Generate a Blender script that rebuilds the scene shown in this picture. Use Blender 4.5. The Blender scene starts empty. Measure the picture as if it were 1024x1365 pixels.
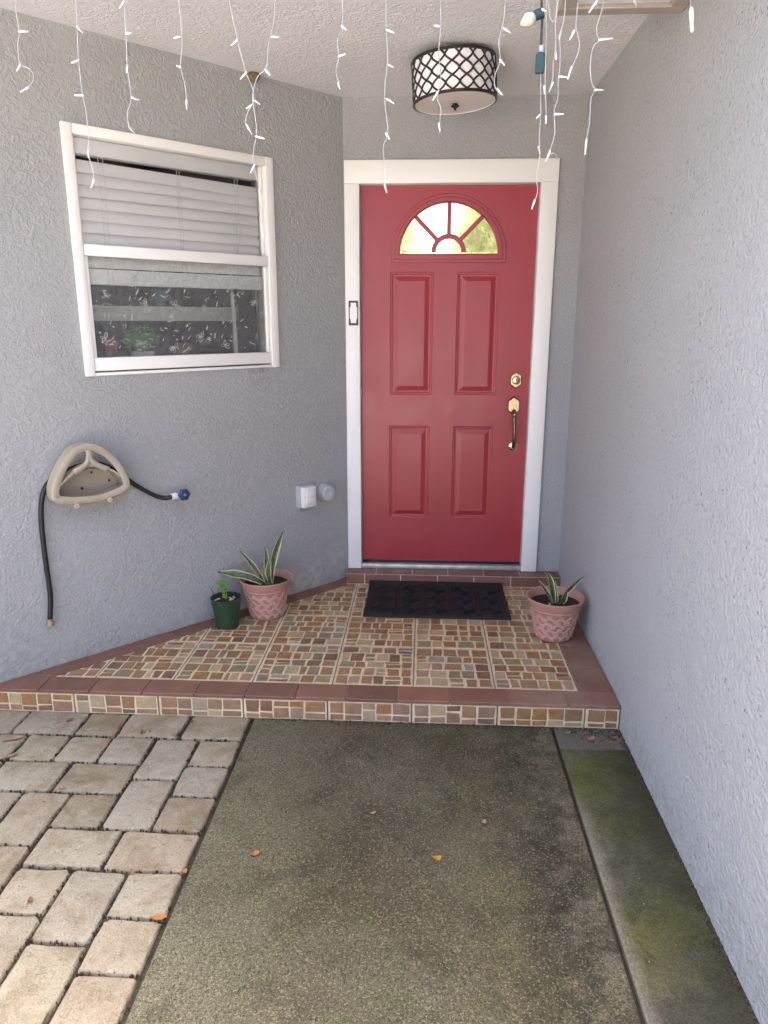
import bpy, bmesh, math, random
from mathutils import Vector, Matrix
R = math.radians
scn = bpy.context.scene

# ------------------------------------------------------------------ camera
CAM = Vector((0.3427, -4.0179, 1.5635)); PITCH, YAW, ROLL = 0.2587, 0.0538, 0.0017
cam_data = bpy.data.cameras.new('camera'); cam = bpy.data.objects.new('camera', cam_data)
scn.collection.objects.link(cam)
cam_data.sensor_fit = 'HORIZONTAL'; cam_data.sensor_width = 36.0
cam_data.lens = 969.84 / 1024 * 36.0
cam_data.clip_start = 0.05; cam_data.clip_end = 3000
_rz = Matrix.Rotation(YAW, 3, 'Z')
_f = Vector((0, math.cos(PITCH), -math.sin(PITCH))); _u = Vector((0, math.sin(PITCH), math.cos(PITCH))); _x = Vector((1, 0, 0))
_x2 = math.cos(ROLL) * _x + math.sin(ROLL) * _u; _u2 = -math.sin(ROLL) * _x + math.cos(ROLL) * _u
CX, CU, CF = _rz @ _x2, _rz @ _u2, _rz @ _f
_m = Matrix((CX, CU, -CF)).transposed().to_4x4(); _m.translation = CAM
cam.matrix_world = _m
scn.camera = cam

# ------------------------------------------------------------------ sky, sun, exposure
SUN_EL, SUN_AZ = 67.0, 20.0      # the sun stands behind the house, so the porch is in open shade
w = bpy.data.worlds.new('World'); scn.world = w; w.use_nodes = True
nt = w.node_tree; nt.nodes.clear()
sky = nt.nodes.new('ShaderNodeTexSky'); sky.sky_type = 'NISHITA'; sky.sun_disc = False
sky.sun_elevation = R(SUN_EL); sky.sun_rotation = R(SUN_AZ); sky.air_density = 0.36; sky.dust_density = 8.0; sky.ozone_density = 0.0
bg = nt.nodes.new('ShaderNodeBackground'); bg.inputs[1].default_value = 0.15
wo = nt.nodes.new('ShaderNodeOutputWorld')
nt.links.new(sky.outputs[0], bg.inputs[0]); nt.links.new(bg.outputs[0], wo.inputs[0])
sd = bpy.data.lights.new('sun', 'SUN'); sd.energy = 2.0; sd.angle = R(0.53); sd.color = (1.0, 0.93, 0.86)
sun = bpy.data.objects.new('sun', sd); scn.collection.objects.link(sun)
# direction to the sun: azimuth measured from +Y towards +X
_sv = Vector((math.sin(R(SUN_AZ)) * math.cos(R(SUN_EL)), math.cos(R(SUN_AZ)) * math.cos(R(SUN_EL)), math.sin(R(SUN_EL))))
sun.rotation_euler = _sv.to_track_quat('Z', 'Y').to_euler(); sun.location = (3, 4, 12)
scn.view_settings.view_transform = 'Standard'; scn.view_settings.look = 'None'
scn.view_settings.exposure = 3.95; scn.view_settings.gamma = 1.0; scn.view_settings.use_curve_mapping = False
scn.cycles.use_denoising = True
scn.cycles.max_bounces = 10; scn.cycles.diffuse_bounces = 6; scn.cycles.transparent_max_bounces = 16

# ------------------------------------------------------------------ helpers
COL = scn.collection
ID4 = Matrix.Identity(4)
XL, XR, ZC = -0.084, 1.1355, 2.633
AW = R(46.02); CA, SA = math.cos(AW), math.sin(AW)
STEP = 0.10
def LF(u, o, z): return Vector((XL - u * CA + o * SA, -u * SA - o * CA, z))   # left wall: along, outward, up
def WF(x, y, z): return Vector((x, y, z))

class MB:
    def __init__(s): s.v = []; s.f = []; s.m = []; s.mi = 0
    def face(s, pts):
        b = len(s.v); s.v += [Vector(p) for p in pts]; s.f.append(list(range(b, b + len(pts)))); s.m.append(s.mi)
    def mesh(s, vs, fs):
        b = len(s.v); s.v += [Vector(p) for p in vs]
        for f in fs: s.f.append([b + i for i in f]); s.m.append(s.mi)
    def box(s, x, y, z, fr=WF):
        vs = [fr(a, b, c) for a in x for b in y for c in z]
        s.mesh(vs, [(0, 1, 3, 2), (4, 6, 7, 5), (0, 4, 5, 1), (2, 3, 7, 6), (0, 2, 6, 4), (1, 5, 7, 3)])
    def prism(s, lo, hi, inset=0.0, rise=0.0):
        """lo, hi: equal rings of points; an extra inset ring above hi gives a worn edge"""
        n = len(lo); vs = list(lo) + list(hi); fs = [tuple(reversed(range(n)))]
        for i in range(n): fs.append((i, (i + 1) % n, n + (i + 1) % n, n + i))
        if inset:
            c = sum((Vector(p) for p in hi), Vector()) / n; up = (Vector(hi[0]) - Vector(lo[0])).normalized()
            top = []
            for p in hi:
                d = c - Vector(p); top.append(Vector(p) + d.normalized() * min(inset, d.length * .4) + up * rise)
            vs += top
            for i in range(n): fs.append((n + i, n + (i + 1) % n, 2 * n + (i + 1) % n, 2 * n + i))
            fs.append(tuple(range(2 * n, 3 * n)))
        else: fs.append(tuple(range(n, 2 * n)))
        s.mesh(vs, fs)
    def tube(s, pts, r, n=8, cap=True, flat=1.0):
        pts = [Vector(p) for p in pts]; rs = r if isinstance(r, (list, tuple)) else [r] * len(pts)
        t = (pts[1] - pts[0]).normalized(); a = t.orthogonal().normalized(); vs = []; fs = []
        for i, p in enumerate(pts):
            t = (pts[min(i + 1, len(pts) - 1)] - pts[max(i - 1, 0)])
            t = t.normalized() if t.length > 1e-9 else Vector((0, 0, 1))
            a = (a - t * a.dot(t)); a = a.normalized() if a.length > 1e-6 else t.orthogonal().normalized()
            b = t.cross(a)
            for k in range(n):
                th = 2 * math.pi * k / n; vs.append(p + a * math.cos(th) * rs[i] + b * math.sin(th) * rs[i] * flat)
        for i in range(len(pts) - 1):
            for k in range(n): fs.append((i * n + k, i * n + (k + 1) % n, (i + 1) * n + (k + 1) % n, (i + 1) * n + k))
        if cap: fs.append(tuple(reversed(range(n)))); fs.append(tuple(range((len(pts) - 1) * n, len(pts) * n)))
        s.mesh(vs, fs)
    def lathe(s, prof, org, n=32, ax=None, closed=False):
        """prof: (radius, height) list; ax: (side, side, up) axes"""
        e1, e2, e3 = ax or (Vector((1, 0, 0)), Vector((0, 1, 0)), Vector((0, 0, 1)))
        org = Vector(org); vs = []; fs = []; m = len(prof)
        for r, h in prof:
            for k in range(n):
                th = 2 * math.pi * k / n; vs.append(org + (e1 * math.cos(th) + e2 * math.sin(th)) * max(r, 1e-5) + e3 * h)
        for i in range(m - 1):
            for k in range(n): fs.append((i * n + k, i * n + (k + 1) % n, (i + 1) * n + (k + 1) % n, (i + 1) * n + k))
        if closed: fs.append(tuple(reversed(range(n)))); fs.append(tuple(range((m - 1) * n, m * n)))
        s.mesh(vs, fs)
    def build(s, name, mat, parent=None, smooth=False, bevel=0.0, seg=2, weld=False, recalc=True, kind=None):
        me = bpy.data.meshes.new(name); me.from_pydata([tuple(v) for v in s.v], [], s.f)
        mats = mat if isinstance(mat, (list, tuple)) else [mat]
        for m_ in mats: me.materials.append(m_)
        me.polygons.foreach_set('material_index', s.m)
        bm = bmesh.new(); bm.from_mesh(me)
        if weld: bmesh.ops.remove_doubles(bm, verts=bm.verts, dist=1e-5)
        if recalc: bmesh.ops.recalc_face_normals(bm, faces=bm.faces)
        if bevel: bmesh.ops.bevel(bm, geom=bm.edges[:], offset=bevel, segments=seg, profile=.5, affect='EDGES', clamp_overlap=True)
        bm.to_mesh(me); bm.free()
        if smooth:
            me.polygons.foreach_set('use_smooth', [True] * len(me.polygons))
            if smooth != 'all':
                try: me.set_sharp_from_angle(angle=R(38))
                except Exception: pass
        me.update()
        return link(name, me, parent, kind)

def link(name, me, parent=None, kind=None):
    o = bpy.data.objects.new(name, me); COL.objects.link(o)
    if parent is not None: par(o, parent)
    if kind: o['kind'] = kind
    return o
def par(o, p):
    o.parent = p; o.matrix_parent_inverse = Matrix.Translation(-p.location) if p.type == 'EMPTY' else ID4
def thing(name, label, cat, loc=(0, 0, 0), group=None):
    o = bpy.data.objects.new(name, None); COL.objects.link(o); o.location = loc
    o.empty_display_size = .05
    return tag(o, label, cat, group)
def tag(o, label, cat, group=None):
    o['label'] = label; o['category'] = cat
    if group: o['group'] = group
    return o
def struct(o): o['kind'] = 'structure'; return o
def cr(pts, n=6):
    """Catmull-Rom through points"""
    pts = [Vector(p) for p in pts]; P = [pts[0] * 2 - pts[1]] + pts + [pts[-1] * 2 - pts[-2]]; out = []
    for i in range(1, len(P) - 2):
        a, b, c, d = P[i - 1:i + 3]
        for k in range(n):
            t = k / n; out.append(.5 * ((2 * b) + (c - a) * t + (2 * a - 5 * b + 4 * c - d) * t * t + (3 * b - a - 3 * c + d) * t ** 3))
    out.append(pts[-1]); return out
def clip(poly, n, k):
    """keep n.p <= k (2-D)"""
    out = []
    for i, p in enumerate(poly):
        q = poly[(i + 1) % len(poly)]; dp = n[0] * p[0] + n[1] * p[1] - k; dq = n[0] * q[0] + n[1] * q[1] - k
        if dp <= 0: out.append(p)
        if (dp < 0 < dq) or (dq < 0 < dp):
            t = dp / (dp - dq); out.append((p[0] + (q[0] - p[0]) * t, p[1] + (q[1] - p[1]) * t))
    return out
def area(p): return abs(sum(p[i][0] * p[(i + 1) % len(p)][1] - p[(i + 1) % len(p)][0] * p[i][1] for i in range(len(p)))) / 2
def pix(px, py, Y):
    """the place at depth Y whose picture in the photograph is (px, py)"""
    v = CX * ((px - 512) / 969.84) - CU * ((py - 682.5) / 969.84) + CF
    return CAM + v * ((Y - CAM.y) / v.y)
def pixz(px, py, z):
    v = CX * ((px - 512) / 969.84) - CU * ((py - 682.5) / 969.84) + CF
    return CAM + v * ((z - CAM.z) / v.z)
def pixl(px, py, o):
    """the place at distance o in front of the angled wall"""
    v = CX * ((px - 512) / 969.84) - CU * ((py - 682.5) / 969.84) + CF
    n = Vector((SA, -CA, 0)); k = n.dot(LF(0, o, 0))
    return CAM + v * ((k - n.dot(CAM)) / n.dot(v))

# ------------------------------------------------------------------ materials
class NT:
    def __init__(s, name):
        s.mat = bpy.data.materials.new(name); s.mat.use_nodes = True; s.t = s.mat.node_tree; s.t.nodes.clear()
        s.out = s.n('OutputMaterial'); s.b = s.n('BsdfPrincipled'); s.l(s.b.outputs[0], s.out.inputs[0])
        s.geo = s.n('NewGeometry').outputs['Position']
    def n(s, t, **k):
        o = s.t.nodes.new('ShaderNode' + t)
        for a, b in k.items(): setattr(o, a, b)
        return o
    def l(s, a, b): s.t.links.new(a, b)
    def set(s, **k):
        for a, v in k.items():
            i = s.b.inputs[a.replace('_', ' ')]
            if hasattr(v, 'is_output'): s.l(v, i)
            else: i.default_value = (*v, 1) if isinstance(v, tuple) and len(v) == 3 else v
        return s
    def noise(s, scale, detail=3, rough=.5, dist=0, vec=None):
        o = s.n('TexNoise'); o.inputs['Scale'].default_value = scale; o.inputs['Detail'].default_value = detail
        o.inputs['Roughness'].default_value = rough; o.inputs['Distortion'].default_value = dist
        s.l(vec or s.geo, o.inputs['Vector']); return o.outputs['Fac']
    def voro(s, scale, feature='F1', out='Distance', vec=None):
        o = s.n('TexVoronoi', feature=feature); o.inputs['Scale'].default_value = scale; s.l(vec or s.geo, o.inputs['Vector']); return o.outputs[out]
    def ramp(s, fac, *stops, interp='LINEAR'):
        o = s.n('ValToRGB'); s.l(fac, o.inputs[0]); e = o.color_ramp.elements; o.color_ramp.interpolation = interp
        while len(e) < len(stops): e.new(.5)
        for k, (p, c) in enumerate(stops):
            e[k].position = p; e[k].color = (c, c, c, 1) if not isinstance(c, tuple) else (*c, 1)
        return o.outputs[0]
    def mix(s, fac, a, b, mode='MIX'):
        o = s.n('Mix', data_type='RGBA', blend_type=mode)
        for i, v in ((0, fac), (6, a), (7, b)):
            if hasattr(v, 'is_output'): s.l(v, o.inputs[i])
            elif isinstance(v, tuple): o.inputs[i].default_value = (*v, 1)
            else: o.inputs[i].default_value = v if i == 0 else (v, v, v, 1)
        return o.outputs[2]
    def math(s, op, a, b=0.0, c=0.0):
        o = s.n('Math', operation=op)
        for i, v in enumerate((a, b, c)):
            if hasattr(v, 'is_output'): s.l(v, o.inputs[i])
            else: o.inputs[i].default_value = v
        return o.outputs[0]
    def xyz(s):
        o = s.n('SeparateXYZ'); s.l(s.geo, o.inputs[0]); return o.outputs
    def mapr(s, v, a, b, c=0.0, d=1.0):
        o = s.n('MapRange'); s.l(v, o.inputs[0])
        for i, k in enumerate((a, b, c, d)): o.inputs[i + 1].default_value = k
        return o.outputs[0]
    def scaled(s, sx, sy, sz, src=None):
        o = s.n('Mapping'); o.inputs['Scale'].default_value = (sx, sy, sz); s.l(src or s.geo, o.inputs[0]); return o.outputs[0]
    def bump(s, h, dist=.002, strength=1.0, normal=None):
        o = s.n('Bump'); o.inputs['Distance'].default_value = dist; o.inputs['Strength'].default_value = strength
        s.l(h, o.inputs['Height'])
        if normal: s.l(normal, o.inputs['Normal'])
        s.l(o.outputs[0], s.b.inputs['Normal']); return o.outputs[0]
    def near(s, p, r, soft=.5):
        """1 near the place p, 0 beyond r"""
        o = s.n('VectorMath', operation='DISTANCE'); s.l(s.geo, o.inputs[0]); o.inputs[1].default_value = tuple(p)
        return s.mapr(o.outputs['Value'], r * soft, r, 1, 0)
    def rnd(s): return s.n('ObjectInfo').outputs['Random']

def plain(name, col, rough=.5, metal=0.0, var=.06, scale=30, bumpd=0.0, **k):
    m = NT(name); n = m.noise(scale, 3)
    lo = tuple(c * (1 - var) for c in col); hi = tuple(min(1, c * (1 + var)) for c in col)
    m.set(Base_Color=m.ramp(n, (.3, lo), (.7, hi)), Roughness=rough, Metallic=metal, **k)
    if bumpd: m.bump(m.noise(scale * 4, 3), bumpd, .6)
    return m.mat

def stucco(name, col, pits=0.0, coarse=1.0, stains=()):
    m = NT(name)
    n1 = m.noise(52 * coarse, 4, .55, .9); h1 = m.ramp(n1, (.40, 0.0), (.56, .72), (.72, 1.0))
    n2 = m.noise(170 * coarse, 3, .6)
    h = m.math('ADD', h1, m.math('MULTIPLY', n2, .30))
    c = m.mix(m.noise(1.3, 4, .6), tuple(x * .93 for x in col), tuple(x * 1.06 for x in col))
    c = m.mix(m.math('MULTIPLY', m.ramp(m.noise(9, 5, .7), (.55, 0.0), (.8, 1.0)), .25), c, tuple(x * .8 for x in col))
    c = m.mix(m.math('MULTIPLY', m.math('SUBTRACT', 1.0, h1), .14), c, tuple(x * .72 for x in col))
    if pits:
        p = m.ramp(m.noise(75, 2, .5, .4), (.655, 0.0), (.70, 1.0))
        p = m.math('MULTIPLY', p, m.ramp(m.noise(3.2, 3), (.36, .15), (.58, 1.0)))
        c = m.mix(m.math('MULTIPLY', p, pits), c, tuple(x * .35 for x in col)); h = m.math('SUBTRACT', h, m.math('MULTIPLY', p, 1.2))
    tr = m.noise(2.4, 3, .55, .8); h = m.math('MULTIPLY', h, m.mapr(tr, .3, .7, .55, 1.25))
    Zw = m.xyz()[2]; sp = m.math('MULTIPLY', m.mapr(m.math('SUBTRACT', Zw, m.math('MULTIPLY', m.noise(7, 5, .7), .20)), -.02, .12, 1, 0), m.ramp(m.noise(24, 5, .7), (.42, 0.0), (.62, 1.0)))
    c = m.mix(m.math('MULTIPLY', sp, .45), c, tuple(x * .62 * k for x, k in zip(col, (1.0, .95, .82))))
    for pos, r, sc, thr in stains:
        k = m.math('MULTIPLY', m.near(pos, r, .35), m.ramp(m.noise(26, 5, .65), (.44, 0.0), (.54, 1.0)))
        c = m.mix(m.math('MULTIPLY', k, thr), c, sc)
    m.set(Base_Color=c, Roughness=.85, Specular_IOR_Level=.25)
    m.bump(h, .0075, .52)
    return m.mat

M = {}
WALL = (.355, .360, .352)
M['stucco_left'] = stucco('stucco_left', WALL, .0, 1.0, [
    (LF(.27, 0, .17), .12, (.46, .45, .40), .65), (LF(.08, 0, .24), .12, (.45, .45, .41), .5), (LF(.42, 0, .16), .10, (.47, .46, .40), .7),
    (LF(.10, 0, .60), .09, (.40, .38, .28), .45), (LF(.55, 0, 1.30), .10, (.20, .20, .19), .4), (LF(1.9, 0, .2), .25, (.24, .24, .24), .5)])
M['stucco_door'] = stucco('stucco_door', (.355, .355, .358), .0, 1.5)
M['stucco_right_skylit'] = stucco('stucco_right_skylit', (.405, .416, .422), .75, 1.0)  # same paint as the left wall; brighter, bluer sky light put into the colour
M['ceiling'] = stucco('ceiling_paint', (.72, .71, .715), .0, .95)
M['soffit'] = plain('soffit_paint', (.26, .24, .22), .7, scale=8)
def white_paint(name, col=(.80, .785, .76), dirt=.5):
    m = NT(name)
    c = m.mix(m.noise(5, 4, .6), tuple(x * .95 for x in col), col)
    k = m.ramp(m.noise(38, 6, .72), (.60, 0.0), (.74, 1.0)); k = m.math('MULTIPLY', k, m.ramp(m.noise(6, 3), (.45, 0.0), (.65, 1.0)))
    c = m.mix(m.math('MULTIPLY', k, dirt), c, (.36, .31, .24))
    m.set(Base_Color=c, Roughness=.42); m.bump(m.noise(90, 3), .0006, .5); return m.mat
M['white'] = white_paint('white_trim_paint', dirt=.25)
M['vinyl'] = white_paint('window_frame_paint', (.78, .77, .73), .6)
M['blind'] = plain('blind_slat', (.90, .89, .86), .45, scale=4, var=.03)
M['cord'] = plain('blind_cord', (.80, .79, .76), .8)
def door_paint(name='red_door_paint'):
    m = NT(name)
    c = m.mix(m.noise(3.5, 5, .6), (.275, .020, .030), (.33, .032, .042))
    s = m.ramp(m.noise(48, 6, .75), (.70, 0.0), (.735, 1.0))
    c = m.mix(m.math('MULTIPLY', s, .30), c, (.52, .22, .20))
    gm = m.math('MULTIPLY', m.near((.80, .03, 1.05), .34, .2), m.ramp(m.noise(16, 5, .7), (.42, 0.0), (.62, 1.0))); c = m.mix(m.math('MULTIPLY', gm, .16), c, (.10, .012, .016))
    m.set(Base_Color=c, Roughness=m.mapr(m.noise(7, 4), .3, .7, (.30), .46), Coat_Weight=.12, Coat_Roughness=.2)
    h = m.math('ADD', m.math('MULTIPLY', m.noise(2.2, 2), 4.0), m.noise(110, 2, .5, 0, m.scaled(1, 1, .12)))
    m.bump(h, .0006, .55); return m.mat
M['red'] = door_paint()
M['brass'] = plain('satin_brass', (.58, .47, .28), .24, 1.0, var=.12, scale=40)
M['brass_dark'] = plain('aged_brass', (.20, .15, .085), .35, 1.0, var=.2, scale=60)
M['alu'] = plain('threshold_aluminium', (.55, .53, .50), .42, .75, var=.2, scale=25)
M['black_rubber'] = plain('black_rubber', (.012, .012, .013), .55)
M['hose'] = plain('black_hose', (.007, .007, .0075), .5)
M['beige'] = plain('beige_plastic', (.36, .305, .235), .42, var=.07, scale=14)
M['dark_hole'] = plain('dark_plastic', (.03, .022, .02), .5)
M['blue'] = plain('blue_knob', (.018, .045, .14), .4, var=.25)
M['steel'] = plain('galvanised_steel', (.50, .50, .48), .4, .8, var=.2, scale=60)
M['outlet'] = white_paint('outlet_plastic', (.76, .74, .70), .6)
M['grey_paint'] = plain('painted_conduit', (.405, .416, .422), .75, bumpd=.001)
M['black_plastic'] = plain('black_plastic', (.02, .022, .02), .4)
def terracotta(name, col):
    m = NT(name); c = m.mix(m.noise(14, 5, .65), tuple(x * .88 for x in col), tuple(min(1, x * 1.12) for x in col))
    k = m.ramp(m.noise(55, 5, .7), (.58, 0.0), (.72, 1.0)); c = m.mix(m.math('MULTIPLY', k, .3), c, (.55, .45, .40))
    m.set(Base_Color=c, Roughness=.6); m.bump(m.noise(140, 3), .0006, .5); return m.mat
M['pot'] = terracotta('pink_pot', (.42, .215, .165))
M['pot_relief'] = terracotta('pink_pot_relief', (.50, .29, .235))
M['green_pot'] = plain('green_nursery_pot', (.018, .046, .020), .36, var=.12)
def soil():
    m = NT('potting_soil'); m.set(Base_Color=m.ramp(m.noise(120, 4, .7), (.35, (.008, .005, .004)), (.62, (.035, .022, .014)), (.78, (.10, .07, .045))), Roughness=.95)
    m.bump(m.noise(90, 4, .7), .008, 1); return m.mat
M['soil'] = soil()
def leafm(name, a, b, trans=.15, sc=30):
    m = NT(name); m.set(Base_Color=m.ramp(m.noise(sc, 4, .6, .8), (.35, a), (.65, b)), Roughness=.42, Subsurface_Weight=0.0)
    tr = m.n('BsdfTranslucent'); tr.inputs[0].default_value = (*[min(1, x * 1.8) for x in b], 1); mx = m.n('MixShader'); mx.inputs[0].default_value = trans
    m.l(m.b.outputs[0], mx.inputs[1]); m.l(tr.outputs[0], mx.inputs[2]); m.l(mx.outputs[0], m.out.inputs[0]); return m.mat
M['snake'] = leafm('snake_plant_green', (.009, .030, .011), (.075, .12, .045), .08, 70)
M['snake_edge'] = leafm('snake_plant_cream_edge', (.38, .40, .19), (.50, .50, .27), .15)
M['herb'] = leafm('bright_green_leaf', (.13, .34, .03), (.22, .46, .05), .3)
M['twig'] = plain('dark_twig', (.03, .022, .02), .8)
M['chip'] = plain('pale_wood_chip', (.45, .34, .24), .8)
# tiles
def stone(name, a, b):
    m = NT(name); r = m.rnd()
    n = m.noise(34, 5, .65, .3); c = m.ramp(n, (.28, a), (.52, tuple((x + y) / 2 for x, y in zip(a, b))), (.72, b))
    c = m.mix(m.math('MULTIPLY', m.ramp(m.noise(150, 3, .6), (.55, 0.0), (.75, 1.0)), .35), c, tuple(x * .5 for x in a))
    h = m.n('HueSaturation'); m.l(c, h.inputs['Color']); m.l(m.mapr(r, 0, 1, .84, 1.12), h.inputs['Value']); m.l(m.mapr(r, 0, 1, .9, 1.1), h.inputs['Saturation'])
    m.set(Base_Color=h.outputs[0], Roughness=m.mapr(m.noise(20, 3), .3, .7, .36, .58)); m.bump(m.noise(70, 4, .6), .0012, .6); return m.mat
STONES = [stone('stone_rust', (.19, .095, .042), (.32, .19, .09)), stone('stone_brown', (.13, .070, .040), (.24, .14, .085)),
          stone('stone_tan', (.30, .215, .115), (.42, .33, .20)), stone('stone_olive', (.165, .135, .075), (.28, .235, .145)),
          stone('stone_grey', (.21, .195, .145), (.31, .285, .215)), stone('stone_umber', (.22, .12, .062), (.32, .20, .115)), stone('stone_rose', (.25, .145, .085), (.36, .235, .15))]
SW = [5, 4, 3.4, 3.2, .5, 6, 1.2]
def grout():
    m = NT('cream_grout'); c = m.ramp(m.noise(16, 5, .65), (.3, (.50, .40, .26)), (.7, (.68, .57, .39)))
    c = m.mix(m.math('MULTIPLY', m.ramp(m.noise(5, 4, .7), (.5, 0.0), (.75, 1.0)), .45), c, (.26, .21, .15))
    m.set(Base_Color=c, Roughness=.7); return m.mat
M['grout'] = grout()
M['joint'] = plain('dirty_joint', (.19, .155, .115), .9, var=.5, scale=40)
M['light_joint'] = plain('light_joint', (.56, .46, .36), .9, var=.25, scale=30)
def redtile():
    m = NT('red_border_tile'); r = m.rnd()
    c = m.mix(m.noise(9, 5, .6), (.140, .062, .040), (.205, .104, .070))
    k = m.ramp(m.noise(23, 5, .7), (.62, 0.0), (.74, 1.0)); c = m.mix(m.math('MULTIPLY', k, .5), c, (.30, .22, .17))
    p = m.ramp(m.noise(60, 3, .6), (.72, 0.0), (.77, 1.0)); c = m.mix(m.math('MULTIPLY', p, .7), c, (.50, .38, .27))
    d = m.math('MULTIPLY', m.near((1.07, -1.15, .1), .75, .25), m.ramp(m.noise(6, 5, .7), (.44, 0.0), (.6, 1.0)))
    c = m.mix(m.math('MULTIPLY', d, .5), c, (.29, .21, .16))
    h = m.n('HueSaturation'); m.l(c, h.inputs['Color']); m.l(m.mapr(r, 0, 1, .85, 1.22), h.inputs['Value'])
    m.set(Base_Color=h.outputs[0], Roughness=m.mapr(m.noise(12, 4), .3, .7, .32, .6)); m.bump(m.noise(60, 3), .0008, .5); return m.mat
M['redtile'] = redtile()
def paver():
    m = NT('tumbled_paver'); sc_ = m.n('SeparateColor'); m.l(m.n('ObjectInfo').outputs['Color'], sc_.inputs[0]); r = sc_.outputs[0]
    off = m.n('VectorMath', operation='ADD'); m.l(m.geo, off.inputs[0]); cb = m.n('CombineXYZ'); m.l(m.math('MULTIPLY', r, 37.0), cb.inputs[0]); m.l(m.math('MULTIPLY', r, 91.0), cb.inputs[1]); m.l(cb.outputs[0], off.inputs[1]); V = off.outputs[0]
    base = m.ramp(r, (0.0, (.255, .216, .156)), (.22, (.291, .259, .180)), (.42, (.255, .234, .185)), (.62, (.296, .246, .177)), (.82, (.240, .196, .126)), (.93, (.178, .146, .095)))
    c = m.mix(m.math('MULTIPLY', m.ramp(m.noise(17, 6, .7, .3, V), (.38, 0.0), (.66, 1.0)), .6), base, (.352, .311, .228))
    k = m.ramp(m.noise(7, 6, .72, .4, V), (.47, 0.0), (.64, 1.0)); c = m.mix(m.math('MULTIPLY', k, .6), c, (.168, .118, .064))
    k = m.ramp(m.noise(45, 5, .7, .5, V), (.58, 0.0), (.70, 1.0)); c = m.mix(m.math('MULTIPLY', k, .50), c, (.153, .125, .083))
    g = m.ramp(m.noise(170, 3, .65, 0, V), (.54, 0.0), (.66, 1.0)); c = m.mix(m.math('MULTIPLY', g, .42), c, (.122, .101, .068))
    g = m.ramp(m.noise(230, 2, .6, 0, V), (.58, 0.0), (.68, 1.0)); c = m.mix(m.math('MULTIPLY', g, .35), c, (.469, .432, .350))
    m.set(Base_Color=c, Roughness=.9, Specular_IOR_Level=.15)
    h = m.math('ADD', m.math('MULTIPLY', m.noise(26, 5, .62, .3, V), 2.6), m.math('ADD', m.noise(170, 3, .7, 0, V), m.math('MULTIPLY', m.ramp(m.noise(48, 3, .6, .6, V), (.30, 0.0), (.40, 1.0)), .9))); m.bump(h, .0040, .85); return m.mat
M['paver'] = paver()
def sand():
    m = NT('joint_soil'); m.set(Base_Color=m.ramp(m.noise(70, 5, .7), (.3, (.018, .014, .009)), (.6, (.045, .036, .022)), (.75, (.032, .042, .014))), Roughness=.95); m.bump(m.noise(120, 4), .006, 1); return m.mat
M['sand'] = sand()
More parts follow.
